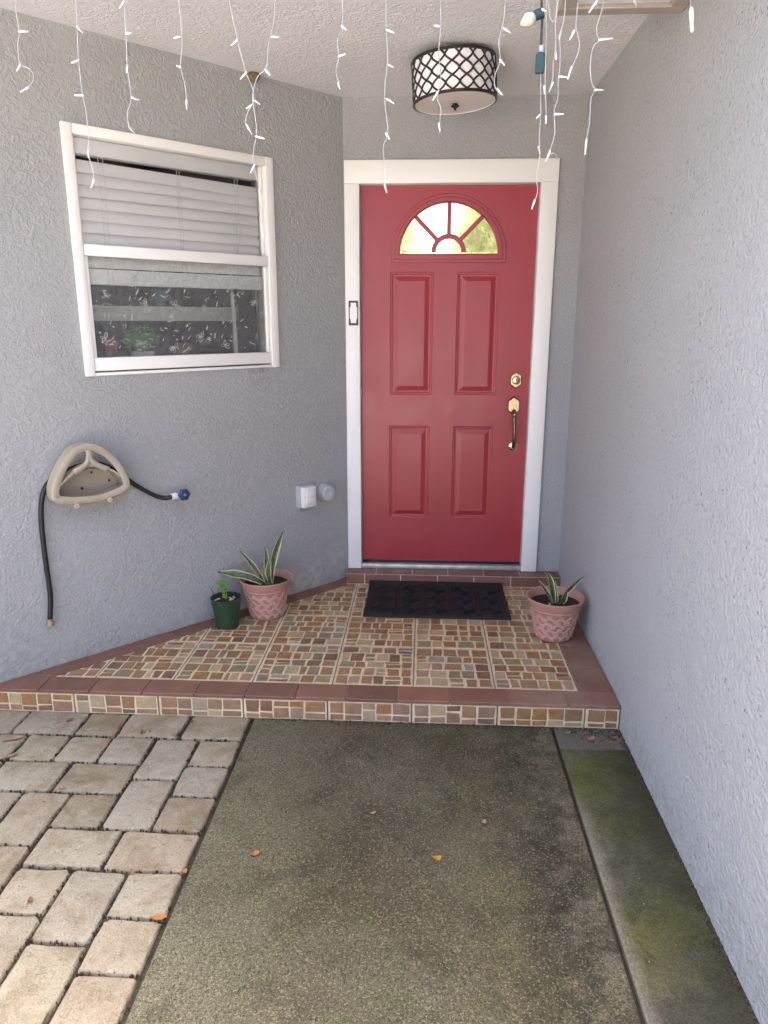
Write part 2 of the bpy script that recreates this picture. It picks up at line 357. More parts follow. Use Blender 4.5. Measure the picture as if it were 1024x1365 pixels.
def aggregate(name, strip=False):
    m = NT(name); X, Y, Zz = m.xyz()
    big = m.noise(2.3, 5, .65, .4); mid = m.noise(12, 6, .7, .3); grain = m.noise(330, 3, .7); fine = m.noise(120, 4, .7)
    mul = lambda a_, b_: m.math('MULTIPLY', a_, b_)
    gr = mul(m.mapr(grain, .32, .68, .28, 1.55), m.mapr(fine, .3, .7, .50, 1.45))
    if not strip:
        v = m.n('TexVoronoi', feature='F1'); v.inputs['Scale'].default_value = 250; m.l(m.geo, v.inputs['Vector'])
        cell = m.n('SeparateColor'); m.l(v.outputs['Color'], cell.inputs[0])
        c = m.ramp(big, (.34, (.058, .048, .027)), (.50, (.089, .078, .047)), (.68, (.114, .103, .066)))
        pale = mul(m.mapr(m.math('ADD', X, m.math('MULTIPLY', big, .5)), -.10, .32, 1, 0), m.ramp(mid, (.32, .45), (.62, 1.0)))       # worn, paler by the pavers
        c = m.mix(mul(pale, .85), c, (.173, .162, .101))
        front = mul(m.mapr(m.math('ADD', Y, m.math('MULTIPLY', big, .9)), -2.6, -1.9, 1, 0), m.ramp(mid, (.40, 0.0), (.62, 1.0))); c = m.mix(mul(front, .38), c, (.167, .148, .095))
        dark = m.ramp(m.noise(3.3, 6, .7, .5), (.36, 1.0), (.50, 0.0)); c = m.mix(mul(dark, .60), c, (.035, .030, .017))
        moss = m.ramp(m.noise(4.6, 6, .7, .3), (.50, 0.0), (.64, 1.0)); c = m.mix(mul(moss, .42), c, (.080, .092, .038))
        xd = m.math('ADD', X, m.math('MULTIPLY', m.math('SUBTRACT', m.noise(5, 5), .5), .32))
        band = mul(m.mapr(xd, .56, .68, 0, 1), m.mapr(xd, .76, .84, 1, 0))       # black mould along the control joint
        mould = mul(band, m.ramp(m.noise(18, 6, .75), (.40, 0.0), (.54, 1.0))); c = m.mix(mul(mould, .58), c, (.017, .020, .011))
        worn = mul(m.mapr(X, .66, .86, 0, 1), m.ramp(m.noise(10, 6, .75), (.46, 0.0), (.60, 1.0))); c = m.mix(mul(worn, .65), c, (.194, .174, .118))
        yel = mul(mul(m.mapr(xd, .42, .56, 0, 1), m.mapr(xd, .60, .72, 1, 0)), m.ramp(mid, (.42, 0.0), (.6, 1.0))); c = m.mix(mul(yel, .22), c, (.194, .158, .068))
        g = m.n('Mix', data_type='RGBA', blend_type='MULTIPLY'); g.inputs[0].default_value = 1; m.l(c, g.inputs[6]); cc = m.n('CombineColor')
        for i in range(3): m.l(gr, cc.inputs[i])
        m.l(cc.outputs[0], g.inputs[7]); c = g.outputs[2]
        peb = m.ramp(cell.outputs[0], (.86, 0.0), (.90, 1.0)); c = m.mix(mul(peb, .48), c, (.252, .215, .127))
        pit = m.ramp(cell.outputs[1], (.10, 1.0), (.15, 0.0)); c = m.mix(mul(pit, .6), c, (.021, .018, .010))
        h = m.math('ADD', m.math('MULTIPLY', m.math('SUBTRACT', 1.0, v.outputs['Distance']), .6), m.math('ADD', grain, m.noise(40, 4, .6))); m.bump(h, .0026, .75)
        m.set(Base_Color=c, Roughness=m.ramp(mid, (.35, .68), (.65, .92)), Specular_IOR_Level=.25)
    else:
        c = m.ramp(mid, (.30, (.055, .050, .034)), (.55, (.085, .080, .055)), (.72, (.115, .108, .078)))
        moss = m.ramp(m.noise(3.6, 6, .66, .3), (.45, 0.0), (.62, 1.0)); c = m.mix(mul(moss, .72), c, (.088, .090, .020))
        d2 = m.ramp(m.noise(6.5, 6, .72, .5), (.44, 0.0), (.60, 1.0)); c = m.mix(mul(d2, .55), c, (.030, .031, .016))
        dk = mul(m.mapr(m.math('ADD', X, m.math('MULTIPLY', m.noise(6, 5, .7), .14)), .99, 1.16, 0, 1), m.ramp(m.noise(5, 5, .65), (.30, .4), (.55, 1.0))); c = m.mix(mul(dk, .8), c, (.026, .026, .015))
        e0 = m.math('ADD', X, m.math('MULTIPLY', m.noise(9, 6, .72), .07)); edge = mul(m.mapr(e0, .905, .955, 1, 0), m.mapr(m.math('ADD', Y, m.math('MULTIPLY', big, .6)), -1.75, -1.45, 1, 0)); c = m.mix(mul(edge, .75), c, (.205, .185, .140))
        top = m.mapr(m.math('ADD', Y, m.math('MULTIPLY', m.noise(9, 4), .05)), -1.545, -1.53, 0, 1); c = m.mix(mul(top, .8), c, (.105, .094, .078))
        g = m.n('Mix', data_type='RGBA', blend_type='MULTIPLY'); g.inputs[0].default_value = 1; m.l(c, g.inputs[6]); cc = m.n('CombineColor')
        for i in range(3): m.l(m.mapr(gr, .3, 1.9, .70, 1.9), cc.inputs[i])
        m.l(cc.outputs[0], g.inputs[7]); c = g.outputs[2]
        sp = m.ramp(m.noise(95, 2, .5), (.74, 0.0), (.77, 1.0)); c = m.mix(mul(sp, .8), c, (.36, .34, .28))
        m.bump(m.math('ADD', m.noise(130, 4, .65), m.noise(30, 3)), .0030, .75); m.set(Base_Color=c, Roughness=.88, Specular_IOR_Level=.2)
    return m.mat
M['pad'] = aggregate('weathered_aggregate_concrete'); M['strip'] = aggregate('mossy_concrete', True)
M['bounce'] = plain('bounce_slab_concrete', (.225, .215, .205), .9, var=.12, scale=1.5)
M['lawn'] = plain('lawn', (.085, .095, .05), .95, var=.3, scale=6)
M['roof'] = plain('roof_shingle', (.12, .11, .10), .9)
M['shade'] = plain('lamp_shade_fabric', (.78, .78, .81), .8, var=.03)
M['bronze'] = plain('dark_bronze', (.035, .028, .026), .4, .4)
M['diffuser'] = plain('frosted_diffuser', (.62, .59, .54), .5, var=.03)
M['wire'] = plain('white_wire', (.38, .37, .36), .5)
M['bulb'] = plain('white_mini_bulb', (.56, .56, .56), .25)
M['green_wire'] = plain('dark_green_wire', (.012, .035, .030), .45)
M['green_plug'] = plain('green_plug', (.008, .042, .046), .4)
M['c9'] = plain('cream_bulb', (.52, .49, .38), .2)
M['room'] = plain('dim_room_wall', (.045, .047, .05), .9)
M['foyer'] = plain('foyer_paint', (.72, .69, .62), .9)
M['trunk'] = plain('tree_bark', (.10, .075, .05), .9)
M['tree_leaf'] = leafm('tree_leaf', (.36, .37, .20), (.52, .51, .34), .5, 3)
def glass(name, film):
    m = NT(name); t = m.t; t.nodes.remove(m.b)
    tr = m.n('BsdfTransparent'); gl = m.n('BsdfGlossy'); gl.inputs['Roughness'].default_value = .02
    fr = m.n('Fresnel'); fr.inputs[0].default_value = 1.5
    mx = m.n('MixShader'); m.l(m.math('MULTIPLY', fr.outputs[0], .9), mx.inputs[0])
    base = tr
    if film == 'frost':
        rf = m.n('BsdfRefraction'); rf.inputs['Roughness'].default_value = .20; rf.inputs['IOR'].default_value = 1.05; rf.inputs[0].default_value = (.95, .96, .95, 1)
        df = m.n('BsdfDiffuse'); df.inputs[0].default_value = (.7, .7, .68, 1)
        a = m.n('MixShader'); a.inputs[0].default_value = .85; m.l(tr.outputs[0], a.inputs[1]); m.l(rf.outputs[0], a.inputs[2])
        b = m.n('MixShader'); m.l(m.math('MULTIPLY', m.ramp(m.noise(60, 3), (.4, .05), (.65, .12)), 1.0), b.inputs[0]); m.l(a.outputs[0], b.inputs[1]); m.l(df.outputs[0], b.inputs[2]); base = b
    if film == 'wavy':
        rf = m.n('BsdfRefraction'); rf.inputs['Roughness'].default_value = .16; rf.inputs['IOR'].default_value = 1.06; rf.inputs[0].default_value = (.80, .82, .78, 1)
        bp = m.n('Bump'); bp.inputs['Distance'].default_value = .01; m.l(m.noise(22, 2), bp.inputs['Height']); m.l(bp.outputs[0], rf.inputs['Normal']); m.l(bp.outputs[0], gl.inputs['Normal'])
        a = m.n('MixShader'); a.inputs[0].default_value = .97; m.l(tr.outputs[0], a.inputs[1]); m.l(rf.outputs[0], a.inputs[2]); base = a
    m.l(base.outputs[0], mx.inputs[1]); m.l(gl.outputs[0], mx.inputs[2]); m.l(mx.outputs[0], m.out.inputs[0]); return m.mat
M['glass'] = glass('clear_glass', None); M['film_glass'] = glass('filmed_glass', 'frost'); M['fan_glass'] = glass('bevelled_glass', 'wavy')
M['etch'] = plain('etched_white', (.46, .47, .45), .6)

# ------------------------------------------------------------------ ground
b = MB(); b.face([(-400, -400, -.08), (400, -400, -.08), (400, 400, -.08), (-400, 400, -.08)])
struct(b.build('lawn_ground', M['lawn']))
b = MB(); b.box((-11, 9), (-22, -3.62), (-.076, -.012)); struct(b.build('bounce_slab', M['bounce'], bevel=.008))  # out-of-view concrete, added to bounce sunlight up into the porch
JX = .872
b = MB(); b.box((-.322, JX - .005), (-3.6, -1.402), (-.074, 0)); struct(b.build('concrete_pad', M['pad'], bevel=.006))
b = MB(); b.box((JX + .006, XR + .01), (-3.6, -1.402), (-.074, .001)); struct(b.build('concrete_strip', M['strip'], bevel=.005))
b = MB(); b.box((-.3, XR), (-3.59, -1.45), (-.073, -.016)); struct(b.build('joint_soil', M['sand']))

walk = struct(bpy.data.objects.new('paver_walk', None)); COL.objects.link(walk); walk.location = (-.8, -2.2, -.07)
b = MB(); b.box((-3.4, -.324), (-3.6, -1.0), (-.072, -.014)); b.build('sand_bed', M['sand'], walk)
PX, PY, UX, UY = -.333, -1.402, .0835, .0865
LAY = [(0, 3, 0, 2), (3, 6, 0, 2), (6, 8, 0, 2), (8, 11, 0, 2), (11, 14, 0, 2), (0, 2, 2, 4), (2, 4, 2, 5), (4, 6, 2, 4), (6, 8, 2, 4), (8, 10, 2, 4), (10, 12, 2, 4), (12, 15, 2, 4),
       (0, 2, 4, 6), (2, 4, 5, 8), (4, 7, 4, 6), (7, 10, 4, 6), (10, 12, 4, 6), (0, 2, 6, 8), (4, 6, 6, 8), (6, 8, 6, 9), (8, 11, 6, 8), (0, 3, 8, 10), (3, 6, 8, 10), (6, 8, 9, 12),
       (0, 2, 10, 12), (2, 4, 10, 13), (4, 6, 10, 12), (0, 2, 12, 14), (2, 4, 13, 16), (4, 6, 12, 15), (4, 7, 15, 17), (0, 2, 14, 17)]
random.seed(11); occ = set(); NI, NJ = 24, 25
for a, c, d, e in LAY: occ |= {(i, j) for i in range(a, c) for j in range(d, e)}
full = list(LAY)
for j in range(NJ):
    for i in range(NI):
        if (i, j) in occ: continue
        for (dw, dh) in random.sample([(3, 2), (2, 3), (2, 2)], 3) + [(2, 2), (1, 2), (2, 1), (1, 1)]:
            cells = {(i + p, j + q) for p in range(dw) for q in range(dh)}
            if not cells & occ: occ |= cells; full.append((i, i + dw, j, j + dh)); break
DARK = {(6, 8, 0, 2), (4, 7, 4, 6), (0, 2, 6, 8), (4, 6, 6, 8), (4, 7, 15, 17)}
for (a, c, d, e) in full:
    x0, x1, y1, y0 = PX - c * UX, PX - a * UX, PY - d * UY, PY - e * UY
    ctr = ((x0 + x1) / 2, (y0 + y1) / 2)
    # nothing under the angled wall
    if (ctr[0] - XL) * SA + (ctr[1]) * -CA < .02: continue
    g = .0052; hx, hy = (x1 - x0) / 2 - g, (y1 - y0) / 2 - g
    rc = min(hx, hy) * random.uniform(.09, .19); ring = []
    for sx, sy in ((1, 1), (-1, 1), (-1, -1), (1, -1)):
        for t in (0, .33, .67, 1, 1.5):
            if t == 1.5:      # a wobbling point half way along the next side
                ring.append({(1, 1): (ctr[0] + random.uniform(-.3, .3) * hx, ctr[1] + hy + random.uniform(-.003, .003)), (-1, 1): (ctr[0] - hx + random.uniform(-.003, .003), ctr[1] + random.uniform(-.3, .3) * hy), (-1, -1): (ctr[0] + random.uniform(-.3, .3) * hx, ctr[1] - hy + random.uniform(-.003, .003)), (1, -1): (ctr[0] + hx + random.uniform(-.003, .003), ctr[1] + random.uniform(-.3, .3) * hy)}[(sx, sy)]); continue
            ang = {(1, 1): 0, (-1, 1): 90, (-1, -1): 180, (1, -1): 270}[(sx, sy)] + 90 * t
            jx, jy = random.uniform(-.0034, .0034), random.uniform(-.0034, .0034)
            ring.append((ctr[0] + sx * (hx - rc) + rc * math.cos(R(ang)) + jx, ctr[1] + sy * (hy - rc) + rc * math.sin(R(ang)) + jy))
    tz = random.uniform(-.002, .002); tx, ty = random.uniform(-.012, .012), random.uniform(-.012, .012)
    H = lambda x, y, z: Vector((x, y, z + tz + (x - ctr[0]) * tx + (y - ctr[1]) * ty))
    b = MB(); n = len(ring); vs = []
    for ins, z in ((0, -.05), (0, -.010), (.0016, -.0040), (.0045, -.0008), (.011, .0008)):
        for x, y in ring:
            dx, dy = ctr[0] - x, ctr[1] - y; L = math.hypot(dx, dy); vs.append(H(x + dx / L * ins, y + dy / L * ins, z))
    fs = [tuple(4 * n + k for k in range(n))] + [(r * n + k, r * n + (k + 1) % n, (r + 1) * n + (k + 1) % n, (r + 1) * n + k) for r in range(4) for k in range(n)]
    b.mesh(vs, fs)
    o = b.build('paver', M['paver'], walk, smooth='all'); o.color = (random.uniform(.84, .98) if (a, c, d, e) in DARK else random.uniform(0, .74), 0, 0, 1)

# ------------------------------------------------------------------ walls, ceiling, roof
def wall(name, fr, u, z, hole, th, mat, label):
    """a wall in frame fr(along, outward, up), with an opening"""
    b = MB(); (u0, u1), (z0, z1) = u, z
    if hole:
        a0, a1, c0, c1 = hole
        cells = [((u0, a0), (z0, z1)), ((a1, u1), (z0, z1)), ((a0, a1), (c1, z1))] + ([((a0, a1), (z0, c0))] if c0 > z0 else [])
        for (p, q), (r, s) in cells:
            b.face([fr(p, 0, r), fr(q, 0, r), fr(q, 0, s), fr(p, 0, s)]); b.face([fr(p, -th, r), fr(q, -th, r), fr(q, -th, s), fr(p, -th, s)])
        for p, q, r, s in ((a0, a0, c0, c1), (a1, a1, c0, c1)): b.face([fr(p, 0, r), fr(p, 0, s), fr(p, -th, s), fr(p, -th, r)])
        b.face([fr(a0, 0, c1), fr(a1, 0, c1), fr(a1, -th, c1), fr(a0, -th, c1)])
        if c0 > z0: b.face([fr(a0, 0, c0), fr(a1, 0, c0), fr(a1, -th, c0), fr(a0, -th, c0)])
        for p in (u0, u1): b.face([fr(p, 0, z0), fr(p, 0, z1), fr(p, -th, z1), fr(p, -th, z0)])
    else: b.box((u0, u1), (0, -th), (z0, z1), fr)
    return tag(b.build(name, mat, recalc=False), label, 'wall')
DF = lambda x, o, z: Vector((x, -o, z))
RF = lambda s, o, z: Vector((XR - o, -s, z))
WIN = (.452, 1.406, 1.340, 2.287)
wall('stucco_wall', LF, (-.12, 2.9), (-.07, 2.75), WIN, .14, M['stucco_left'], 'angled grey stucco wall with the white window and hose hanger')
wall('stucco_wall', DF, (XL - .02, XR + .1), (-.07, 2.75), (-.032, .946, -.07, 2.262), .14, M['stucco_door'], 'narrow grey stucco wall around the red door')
wall('stucco_wall', RF, (-.3, 4.3), (-.07, 2.75), None, .16, M['stucco_right_skylit'], 'long plain grey stucco wall beside the mossy concrete strip')
b = MB(); b.box((-6.0, XR + .12), (-2.30, .2), (ZC, ZC + .10)); b.box((-6.0, XR + .12), (-2.335, -2.305), (ZC - .01, ZC + .24))
tag(b.build('porch_ceiling', M['ceiling']), 'off-white textured porch ceiling above the door', 'ceiling')
b = MB(); b.box((-6.1, 7.0), (-2.38, 2.4), (ZC + .26, ZC + .40)); b.box((XR - .1, 7.0), (-4.5, -2.385), (ZC + .26, ZC + .40))
tag(b.build('house_roof', M['roof']), 'dark shingled house roof over the porch', 'roof')

# lowered soffit box with a framed underside against the long wall
sb = thing('soffit_panel', 'framed beige panel hanging under the ceiling against the long wall', 'panel', (.94, -1.66, 2.5))
b = MB(); b.box((.752, XR - .004), (-1.96, -1.372), (2.512, ZC - .003)); b.build('box', M['soffit'], sb)
for nm, x, y in (('frame_rail', (.742, XR - .003), (-1.412, -1.36)), ('frame_rail', (.742, XR - .003), (-1.97, -1.915)), ('frame_stile', (.742, .792), (-1.913, -1.414)), ('frame_stile', (1.082, XR - .003), (-1.913, -1.414))):
    b = MB(); b.box(x, y, (2.494, 2.518)); b.build(nm, plain('beige_frame_paint', (.33, .29, .25), .55) if 'bf' not in M else M['bf'], sb, bevel=.004)
b = MB(); b.box((.795, 1.079), (-1.911, -1.416), (2.506, 2.511)); b.build('panel', M['ceiling'], sb)

# ------------------------------------------------------------------ entry step with tiles
step = thing('entry_step', 'low entry step of mosaic stone tiles edged with dark red tiles', 'step', (0, -.8, 0))
FY = -1.402
wl = lambda off: (tuple((-SA, CA)), -(SA * XL) - off)      # half-plane in front of the angled wall, off metres out
def inwall(poly, off): n, k = wl(off); return clip(poly, n, k)
core = inwall([(-1.6, FY), (XR - .002, FY), (XR - .002, -.004), (-1.6, -.004)], .002)
b = MB(); b.prism([(x, y, -.06) for x, y in core], [(x, y, STEP - .0035) for x, y in core]); b.build('base', M['joint'], step)
led = inwall([(-.083, -.1072), (XR - .002, -.1072), (XR - .002, .10), (-.083, .10)], .003)
b = MB(); b.prism([(x, y, STEP - .02) for x, y in led], [(x, y, .1597) for x, y in led]); b.build('sill_base', M['light_joint'], step)

random.seed(5)
def layout():
    """irregular cobble print of one tile: jittered bands of stones, a few of them split"""
    out = []; T = .326; n = 5; cuts = [0] + sorted((k + random.uniform(-.14, .14)) / n for k in range(1, n)) + [1]
    for r_ in range(n):
        y0, y1 = .004 + T * cuts[r_], .004 + T * cuts[r_ + 1]; k_ = random.choice((5, 5, 6)); xs_ = [0] + [(k + random.uniform(-.22, .22)) / k_ for k in range(1, k_)] + [1]
        for q in range(k_):
            x0, x1 = .004 + T * xs_[q], .004 + T * xs_[q + 1]; t = random.random()
            if t < .13: f = random.uniform(.38, .62); out += [(x0, x1, y0, y0 + (y1 - y0) * f), (x0, x1, y0 + (y1 - y0) * f, y1)]
            elif t < .18 and x1 - x0 > .06: f = random.uniform(.4, .6); out += [(x0, x0 + (x1 - x0) * f, y0, y1), (x0 + (x1 - x0) * f, x1, y0, y1)]
            else: out.append((x0, x1, y0, y1))
    return out
VAR = [layout() for k in range(9)]
def quad(r, g=.0050, j=.0036):
    x0, x1, y0, y1 = r; J = lambda: random.uniform(-j, j)
    return [(x0 + g + J(), y0 + g + J()), (x1 - g + J(), y0 + g + J()), (x1 - g + J(), y1 - g + J()), (x0 + g + J(), y1 - g + J())]
rest = MB(); rest_m = STONES; n_single = 0
XS = [-1.36, -1.025, -.690, -.355, -.018, .318, .655, .992]; YS = [-1.296, -.928, -.583, -.242, -.104]
BW = .092
for jy in range(4):
    for ix in range(7):
        x0, x1, y0, y1 = XS[ix] + .003, XS[ix + 1] - .003, YS[jy] + .003, YS[jy + 1] - .003
        pl = inwall([(x0, y0), (x1, y0), (x1, y1), (x0, y1)], BW + .004)
        if len(pl) < 3 or area(pl) < 4e-4: continue
        b = MB(); b.prism([(x, y, STEP - .013) for x, y in pl], [(x, y, STEP - .0022) for x, y in pl]); tile = b.build('floor_tile', M['grout'], step)
        var = random.choice(VAR); rot = random.choice((0, 2)); sy = .334 if jy == 3 else (y1 - y0)
        for r in var:
            q = quad(r)
            for _ in range(rot): q = [(.334 - y, x) for x, y in q]
            q = [(x0 + x * (x1 - x0) / .334, y0 + y * sy / .334) for x, y in q]
            q = clip(q, (0, 1), y1 - .004); q = inwall(q, BW + .008) if q else q
            if len(q) < 3 or area(q) < 2.5e-4: continue
            mi = random.choices(range(len(STONES)), SW)[0]
            lo = [(x, y, STEP - .004) for x, y in q]; hi = [(x, y, STEP - .0006) for x, y in q]
            if n_single < 240:
                b = MB(); b.prism(lo, hi, .0022, .0010); b.build('stone', STONES[mi], tile); n_single += 1
            else: rest.mi = mi; rest.prism(lo, hi, .0022, .0010)
rest.build('stones', STONES, step, kind='stuff')
# riser tiles
RX = [-1.412, -1.066, -.715, -.366, -.024, .314, .654, .997, XR - .003]; RZ0, RZ1 = .0, STEP - .014
for i in range(len(RX) - 1):
    x0, x1 = RX[i] + .003, RX[i + 1] - .003
    b = MB(); b.box((x0, x1), (FY - .009, FY + .001), (RZ0, RZ1)); tile = b.build('riser_tile', M['grout'], step, bevel=.001)
    x = x0 + .006
    while x < x1 - .03:
        wd = random.uniform(.052, .072); nx = min(x + wd, x1 - .003)
        if x1 - nx < .035: nx = x1 - .004
        split = random.choice((.30, .34, .38, .62)); zc_ = RZ0 + (RZ1 - RZ0) * split
        for (za, zb) in ((RZ0 + .002, zc_), (zc_, RZ1 - .002)):
            q = quad((x, nx, za, zb), .0036, .0022); mi = random.choices(range(len(STONES)), [5, 2.5, 2.4, .5, .1, 6, 4])[0]
            b = MB(); b.prism([(p, FY - .0085, z) for p, z in reversed(q)], [(p, FY - .0105, z) for p, z in reversed(q)], .0022, .0012); b.build('stone', STONES[mi], tile)
        x = nx
# red border tiles
def border(poly, z0=STEP - .013, z1=STEP - .0005, g=.0):
    if len(poly) < 3 or area(poly) < 2e-4: return
    b = MB(); b.prism([(x, y, z0) for x, y in poly], [(x, y, z1) for x, y in poly], .003, .0015); b.build('border_tile', M['redtile'], step)
xs = [-1.43, -1.21, -.998, -.78, -.565, -.358, -.153, .050, .256, .466, .700, .93, XR - .001]
for i in range(len(xs) - 1):
    border(inwall([(xs[i] + .0022, FY - .012), (xs[i + 1] - .0022, FY - .012), (xs[i + 1] - .0022, YS[0] - .003), (xs[i] + .0022, YS[0] - .003)], .004))
ys = [YS[0], -1.08, -.87, -.66, -.45, -.25, -.104]
for i in range(len(ys) - 1):
    y0, y1 = ys[i] + .002, ys[i + 1] - .002; border([(.997, y0), (XR - .004, y0), (XR - .004, y1), (.997, y1)])
u = .10
while u < 1.95:
    p = [LF(u + .0022, .004, 0), LF(u + .0022, BW, 0), LF(u + .203, BW, 0), LF(u + .203, .004, 0)]
    border(clip(clip([(v.x, v.y) for v in p], (0, -1), -(YS[0] + .002)), (0, 1), -.110)); u += .2052
pl = inwall([(-.30, -.1095), (-.0875, -.1095), (-.0875, -.004), (-.30, -.004)], .004); border(pl)
# door sill riser: upright tiles and a ledge on top
xs = [-.20, .022, .228, .436, .642, .850, XR - .003]
for i in range(len(xs) - 1):
    x0, x1 = max(xs[i], -.0855) + .0025, xs[i + 1] - .0025
    b = MB(); b.prism([(x0, -.099, STEP + .001), (x0, -.099, .158), (x1, -.099, .158), (x1, -.099, STEP + .001)][::-1], [(x0, -.108, STEP + .001), (x0, -.108, .158), (x1, -.108, .158), (x1, -.108, STEP + .001)][::-1], .002, .001)
    b.build('sill_tile', M['redtile'], step)
xs = [-.13, .085, .292, .497, .700, .905, XR - .003]
for i in range(len(xs) - 1):
    xs[0] = -.0855; pl = inwall([(xs[i] + .0025, -.106), (xs[i + 1] - .0025, -.106), (xs[i + 1] - .0025, -.004), (xs[i] + .0025, -.004)], .004)
    b = MB(); b.prism([(x, y, .150) for x, y in pl], [(x, y, .1605) for x, y in pl], .002, .001); b.build('sill_tile', M['redtile'], step)

# ------------------------------------------------------------------ door frame and door
TZ = 2.343; DB, DT, DW = .203, 2.229, .914
fr_ = thing('door_frame', 'white painted door casing with metal threshold around the red door', 'door frame', (.46, 0, .16))
def part_box(nm, mat, par_, x, y, z, bev=.003, fr=WF):
    b = MB(); b.box(x, y, z, fr); return b.build(nm, mat, par_, bevel=bev, smooth=True)
part_box('casing', M['white'], fr_, (-.0795, -.004), (-.022, -.0005), (.163, DT + .004)); part_box('casing', M['white'], fr_, (.918, 1.0028), (-.022, -.0005), (.163, DT + .004))
part_box('casing', M['white'], fr_, (-.0797, 1.003), (-.0225, -.0005), (DT + .0048, TZ))
part_box('jamb', M['white'], fr_, (-.031, -.003), (-.0195, .12), (.163, DT + .003), .002); part_box('jamb', M['white'], fr_, (.917, .945), (-.0195, .12), (.163, DT + .003), .002)
part_box('jamb', M['white'], fr_, (-.031, .945), (-.0198, .12), (DT + .0035, DT + .03), .002)
th = part_box('threshold', M['alu'], fr_, (-.002, .916), (-.012, .11), (.1625, .186), .003)
b = MB()
for k in range(4): b.box((-.001, .915), (-.010 + k * .008, -.006 + k * .008), (.1855, .190))
b.build('ridge', M['alu'], th); part_box('door_sweep', M['black_rubber'], fr_, (.0, .914), (.034, .070), (.188, .2025), .001)

door = thing('front_door', 'red panelled front door with half-round fan window and brass handle', 'door', (.457, .05, .203))
YF = .030
PAN = [(.156, .386, 1.163, 1.807), (.511, .736, 1.163, 1.807), (.153, .380, .457, .991), (.508, .731, .457, .991)]
FCX, FZ, FR_OUT, FR_IN = .461, 1.869, .298, .262
def curve_plate(name, outlines, y0, y1, mat, parent, bev=0.0):
    cu = bpy.data.curves.new(name, 'CURVE'); cu.dimensions = '2D'; cu.fill_mode = 'BOTH'; cu.extrude = abs(y1 - y0) / 2; cu.bevel_depth = bev; cu.bevel_resolution = 2
    for pts in outlines:
        s = cu.splines.new('POLY'); s.points.add(len(pts) - 1); s.use_cyclic_u = True
        for i, (x, z) in enumerate(pts): s.points[i].co = (x, z, 0, 1)
    o = bpy.data.objects.new('_tmp', cu); COL.objects.link(o); bpy.context.view_layer.update()
    me = bpy.data.meshes.new_from_object(o.evaluated_get(bpy.context.evaluated_depsgraph_get())); bpy.data.objects.remove(o); bpy.data.curves.remove(cu)
    me.transform(Matrix(((1, 0, 0, 0), (0, 0, -1, (y0 + y1) / 2), (0, 1, 0, 0), (0, 0, 0, 1)))); me.name = name
    me.materials.clear(); me.materials.append(mat)
    return link(name, me, parent)
def rect(r, e=0): return [(r[0] + e, r[2] + e), (r[1] - e, r[2] + e), (r[1] - e, r[3] - e), (r[0] + e, r[3] - e)]
def halfdisc(rad, z0, n=40, cx=FCX): return [(cx + rad, z0)] + [(cx + rad * math.cos(math.pi * k / n), FZ + .022 + rad * math.sin(math.pi * k / n)) for k in range(n + 1)] + [(cx - rad, z0)]
slab = curve_plate('slab', [rect((0, DW, DB, DT))] + [rect(p) for p in PAN] + [halfdisc(.268, FZ + .016)], YF, YF + .044, M['red'], door)
for p in PAN:
    b = MB(); rings = [(0, .0005), (.004, .004), (.010, .0045), (.014, .009), (.022, .0095), (.044, .002), (.047, .0012)]; vs = []; fs = []
    for e, dep in rings: vs += [(x, YF + dep, z) for x, z in rect(p, e)]
    for r in range(len(rings) - 1):
        for k in range(4): fs.append((r * 4 + k, r * 4 + (k + 1) % 4, (r + 1) * 4 + (k + 1) % 4, (r + 1) * 4 + k))
    fs.append(tuple(len(vs) - 4 + k for k in range(4))); b.mesh(vs, fs)
    pn = b.build('panel', M['red'], door, recalc=False)
    for poly in pn.data.polygons: pass
# fan window: stepped moulding, muntins, five panes
def archband(r0, r1, zb, y0, y1, nm, par_, bev=.002):
    n = 40; o_ = [(FCX + r1, zb)] + [(FCX + r1 * math.cos(math.pi * k / n), FZ + .022 + (r1) * math.sin(math.pi * k / n)) for k in range(n + 1)] + [(FCX - r1, zb)]
    i_ = [(FCX - r0, zb + (r1 - r0))] + [(FCX - r0 * math.cos(math.pi * k / n), FZ + .022 + r0 * math.sin(math.pi * k / n)) for k in range(n + 1)] + [(FCX + r0, zb + (r1 - r0))]
    return curve_plate(nm, [o_, i_], y0, y1, M['red'], par_, bev)
fw = archband(.262, .280, FZ + .003, YF - .013, YF + .004, 'window_moulding', door, .0025)
archband(.279, .298, FZ - .014, YF - .006, YF + .002, 'moulding_step', fw, .002)
archband(.256, .2645, FZ + .020, YF - .004, YF + .012, 'moulding_step', fw, .002)
FZ0 = FZ + .037; RI = .078
def arc_in(r0, r1, a0, a1, n=14): return [(FCX + r1 * math.cos(R(a0 + (a1 - a0) * k / n)), FZ0 + r1 * math.sin(R(a0 + (a1 - a0) * k / n))) for k in range(n + 1)] + [(FCX + r0 * math.cos(R(a1 - (a1 - a0) * k / n)), FZ0 + r0 * math.sin(R(a1 - (a1 - a0) * k / n))) for k in range(n + 1)]
curve_plate('muntin', [arc_in(RI - .010, RI + .010, 0, 180, 24)], YF - .006, YF + .014, M['red'], fw, .002)
for a in (45, 90, 135):
    d_ = Vector((math.cos(R(a)), 0, math.sin(R(a)))); p_ = Vector((-d_.z, 0, d_.x)) * .0085; c0 = Vector((FCX, 0, FZ0)); e0, e1 = c0 + d_ * (RI + .011), c0 + d_ * .250
    curve_plate('muntin', [[(e0.x - p_.x, e0.z - p_.z), (e1.x - p_.x, e1.z - p_.z), (e1.x + p_.x, e1.z + p_.z), (e0.x + p_.x, e0.z + p_.z)]], YF - .004, YF + .014, M['red'], fw, .002)
ya, yb = YF + .016, YF + .020
